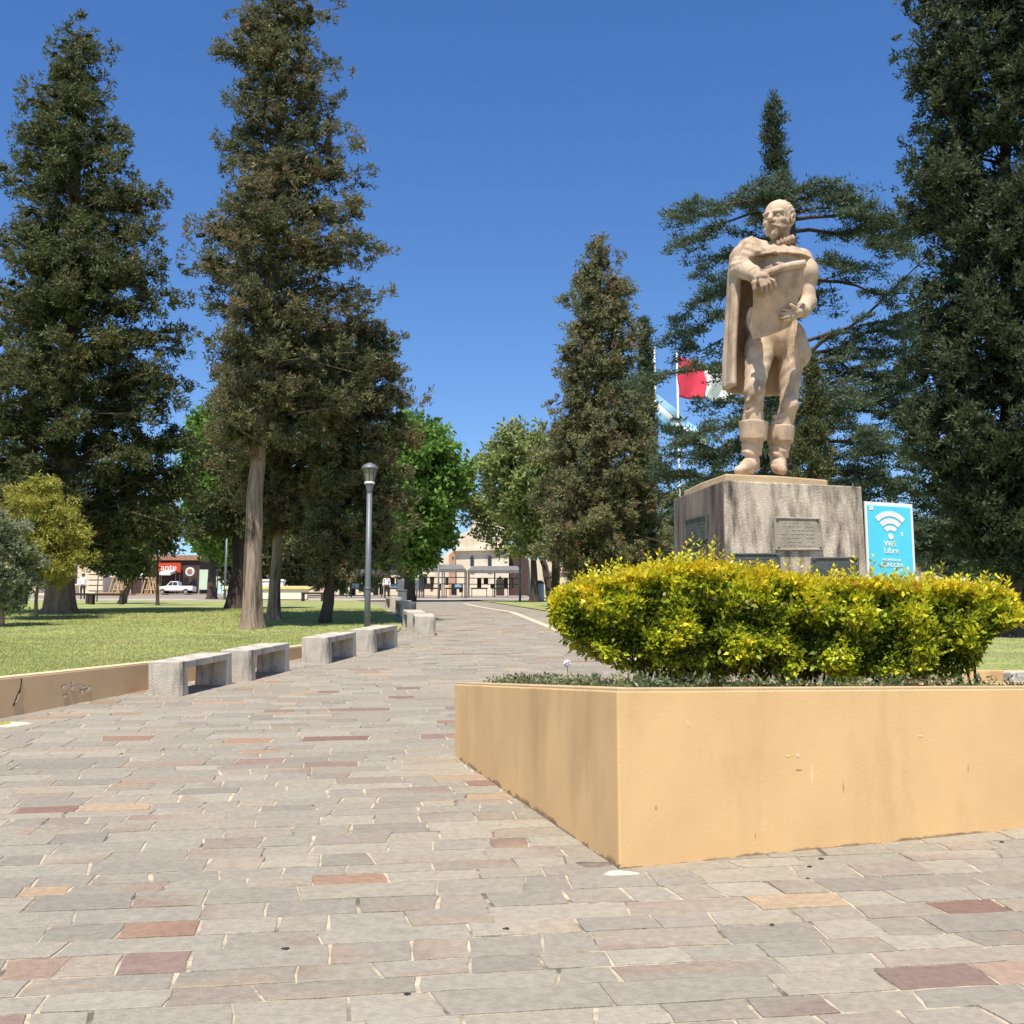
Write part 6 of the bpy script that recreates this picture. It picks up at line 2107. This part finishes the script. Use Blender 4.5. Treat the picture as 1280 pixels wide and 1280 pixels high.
front_poly('cornice', [(592, 633), (638, 633), (638, 630), (592, 630)], 119.2, 0.9, M_CHURCH)
for a in (590, 612):
    w_ = front_poly('window', [(a - 2.2, 708), (a + 2.2, 708), (a + 2.2, 697), (a, 694), (a - 2.2, 697)], 115.85, 0.4, M_GLASS)
    front_poly('sill', [(a - 3, 710), (a + 3, 710), (a + 3, 708), (a - 3, 708)], 115.7, 0.5, M_CREAM, w_)
front_poly('door', [(620, 746), (630, 746), (630, 725), (625, 720), (620, 725)], 115.85, 0.4, M_WOODD)
front_poly('buttress', [(561, 748), (569, 748), (569, 694), (565, 690), (561, 694)], 115.3, 1, M_PINK)
front_poly('shade_block', [(636, 748), (660, 748), (660, 682), (636, 682)], 116.6, 3, M_BROWN)  # dark block added to paint the shadowed patch beside the gable
r = thing_at('boundary_wall', 720, 104, 'cream boundary wall beyond the big brownish conifer', 'wall')
rect_box(r, loc_of(r), 'wall', 680, 790, 716, 748, 104, 0.5, M_CHURCH); rect_box(r, loc_of(r), 'coping', 679, 791, 713.8, 716.1, 103.8, 0.9, M_PINK)

# building at the right with an orange-brown door and a lantern
r = thing_at('cream_building', 1180, 88, 'cream building with brown door seen between the wifi sign and the huge cypress', 'building')
o2 = loc_of(r)
rect_box(r, o2, 'wall', 1130, 1215, 706, 760, 88, 8, M_CHURCH)
rect_box(r, o2, 'roof', 1128, 1217, 702, 706.2, 87.6, 9, M_TILE)
d_ = rect_box(r, o2, 'door', 1152, 1165, 708, 740, 87.85, 0.3, M_WOODY)
rect_box(d_, o2, 'transom', 1152, 1165, 707.5, 714, 87.8, 0.3, M_BROWN)
ln_ = rect_box(r, o2, 'lantern', 1183.5, 1187, 711, 715, 87.4, 0.25, M_DARK); rect_box(ln_, o2, 'bracket', 1184.8, 1185.8, 715, 719, 87.5, 0.5, M_DARK)
r = thing_at('pink_building', 1190, 120, 'tall pinkish stone building glimpsed through the cedar branches', 'building')
o2 = loc_of(r)
rect_box(r, o2, 'wall', 1140, 1215, 655, 750, 120, 10, M_PINK)
rect_box(r, o2, 'roof', 1137, 1218, 650, 655.2, 119.5, 11, M_TILE)
for px in (1155, 1175, 1195):
    w_ = rect_box(r, o2, 'window', px - 4, px + 4, 668, 684, 119.8, 0.4, M_GLASS); rect_box(w_, o2, 'sill', px - 5, px + 5, 684, 686, 119.6, 0.5, M_CREAM)
r = thing_at('cream_building', 1260, 92, 'pale building with grey columns past the trunks of the huge cypress', 'building')
o2 = loc_of(r)
rect_box(r, o2, 'wall', 1216, 1340, 712, 760, 93, 6, M_CREAM)
rect_box(r, o2, 'roof', 1214, 1342, 708, 712.2, 92.6, 7, M_TILE)
for px in (1222, 1240, 1262, 1280):
    rect_box(r, o2, 'column', px - 2, px + 2, 712, 760, 92.4, 0.4, M_STEEL if px % 4 else M_WHITE)
for px in (1231, 1251, 1271):
    rect_box(r, o2, 'window', px - 5, px + 5, 718, 736, 92.8, 0.3, M_GLASS)

# flags
def flag(px_pole, top, y, label_p, bands, plab, shape, amp, seed):
    x = P3(px_pole, 745, y)[0]
    # top of pole
    pz = P3(px_pole, top, y)
    x = pz[0]
    r = tag(empty('flagpole', (x, y, gl(y))), plab, 'flagpole', 'flagpoles behind the cedar')
    h = pz[2] - gl(y)
    MB().tube([(0, 0, -.05), (0, 0, h)], [0.07, 0.045], 10).build('pole', M_WHITE, r, smooth=True)
    MB().lathe((0, 0, h - .02), [(0.03, 0), (0.08, .05), (0.08, .1), (0.02, .15)], 10).build('finial', M_WHITE, r, smooth=True)
    f = tag(empty('flag', (x + 0.05, y, pz[2] - 0.4)), label_p, 'flag', None)
    fo = loc_of(f)
    # shape: corners in pixels: hoist-top, fly-top, fly-bottom, hoist-bottom
    a, b, c, d = [P3(px, py, y) for px, py in shape]
    nb_ = len(bands[1])
    for k in range(nb_):
        s0, s1 = k / nb_, (k + 1) / nb_
        nU, nV = (12, 20) if bands[0] == 'v' else (28, 8)
        Pg = np.zeros((nV, nU, 3))
        for j in range(nV):
            for i in range(nU):
                u, v_ = i / (nU - 1), j / (nV - 1)
                if bands[0] == 'v': u = s0 + (s1 - s0) * u
                else: v_ = s0 + (s1 - s0) * v_
                p = (a * (1 - u) + b * u) * (1 - v_) + (d * (1 - u) + c * u) * v_
                wv = math.sin(u * 11 + v_ * 3 + seed) * amp * (0.2 + u)
                Pg[j, i] = p + np.array([0.06 * math.sin(v_ * 9 + u * 5), wv, 0.05 * math.sin(u * 8 + seed)])
        shell_grid('stripe', Pg, 0.012, bands[1][k], f, fo)
    return r
flag(818, 436, 62, 'light blue and white striped flag drooping on the pole near the slim distant cypress', ('h', [M_FBLUE, M_FWHITE, M_FBLUE]), 'white flagpole beside the slim distant cypress', [(819, 492), (888, 548), (876, 565), (819, 522)], 0.18, 1)
flag(846, 440, 60, 'red and white flag showing through the cedar branches', ('v', [M_FRED, M_FWHITE]), 'white flagpole hidden among the cedar branches', [(847, 445), (916, 466), (916, 503), (848, 496)], 0.25, 3)
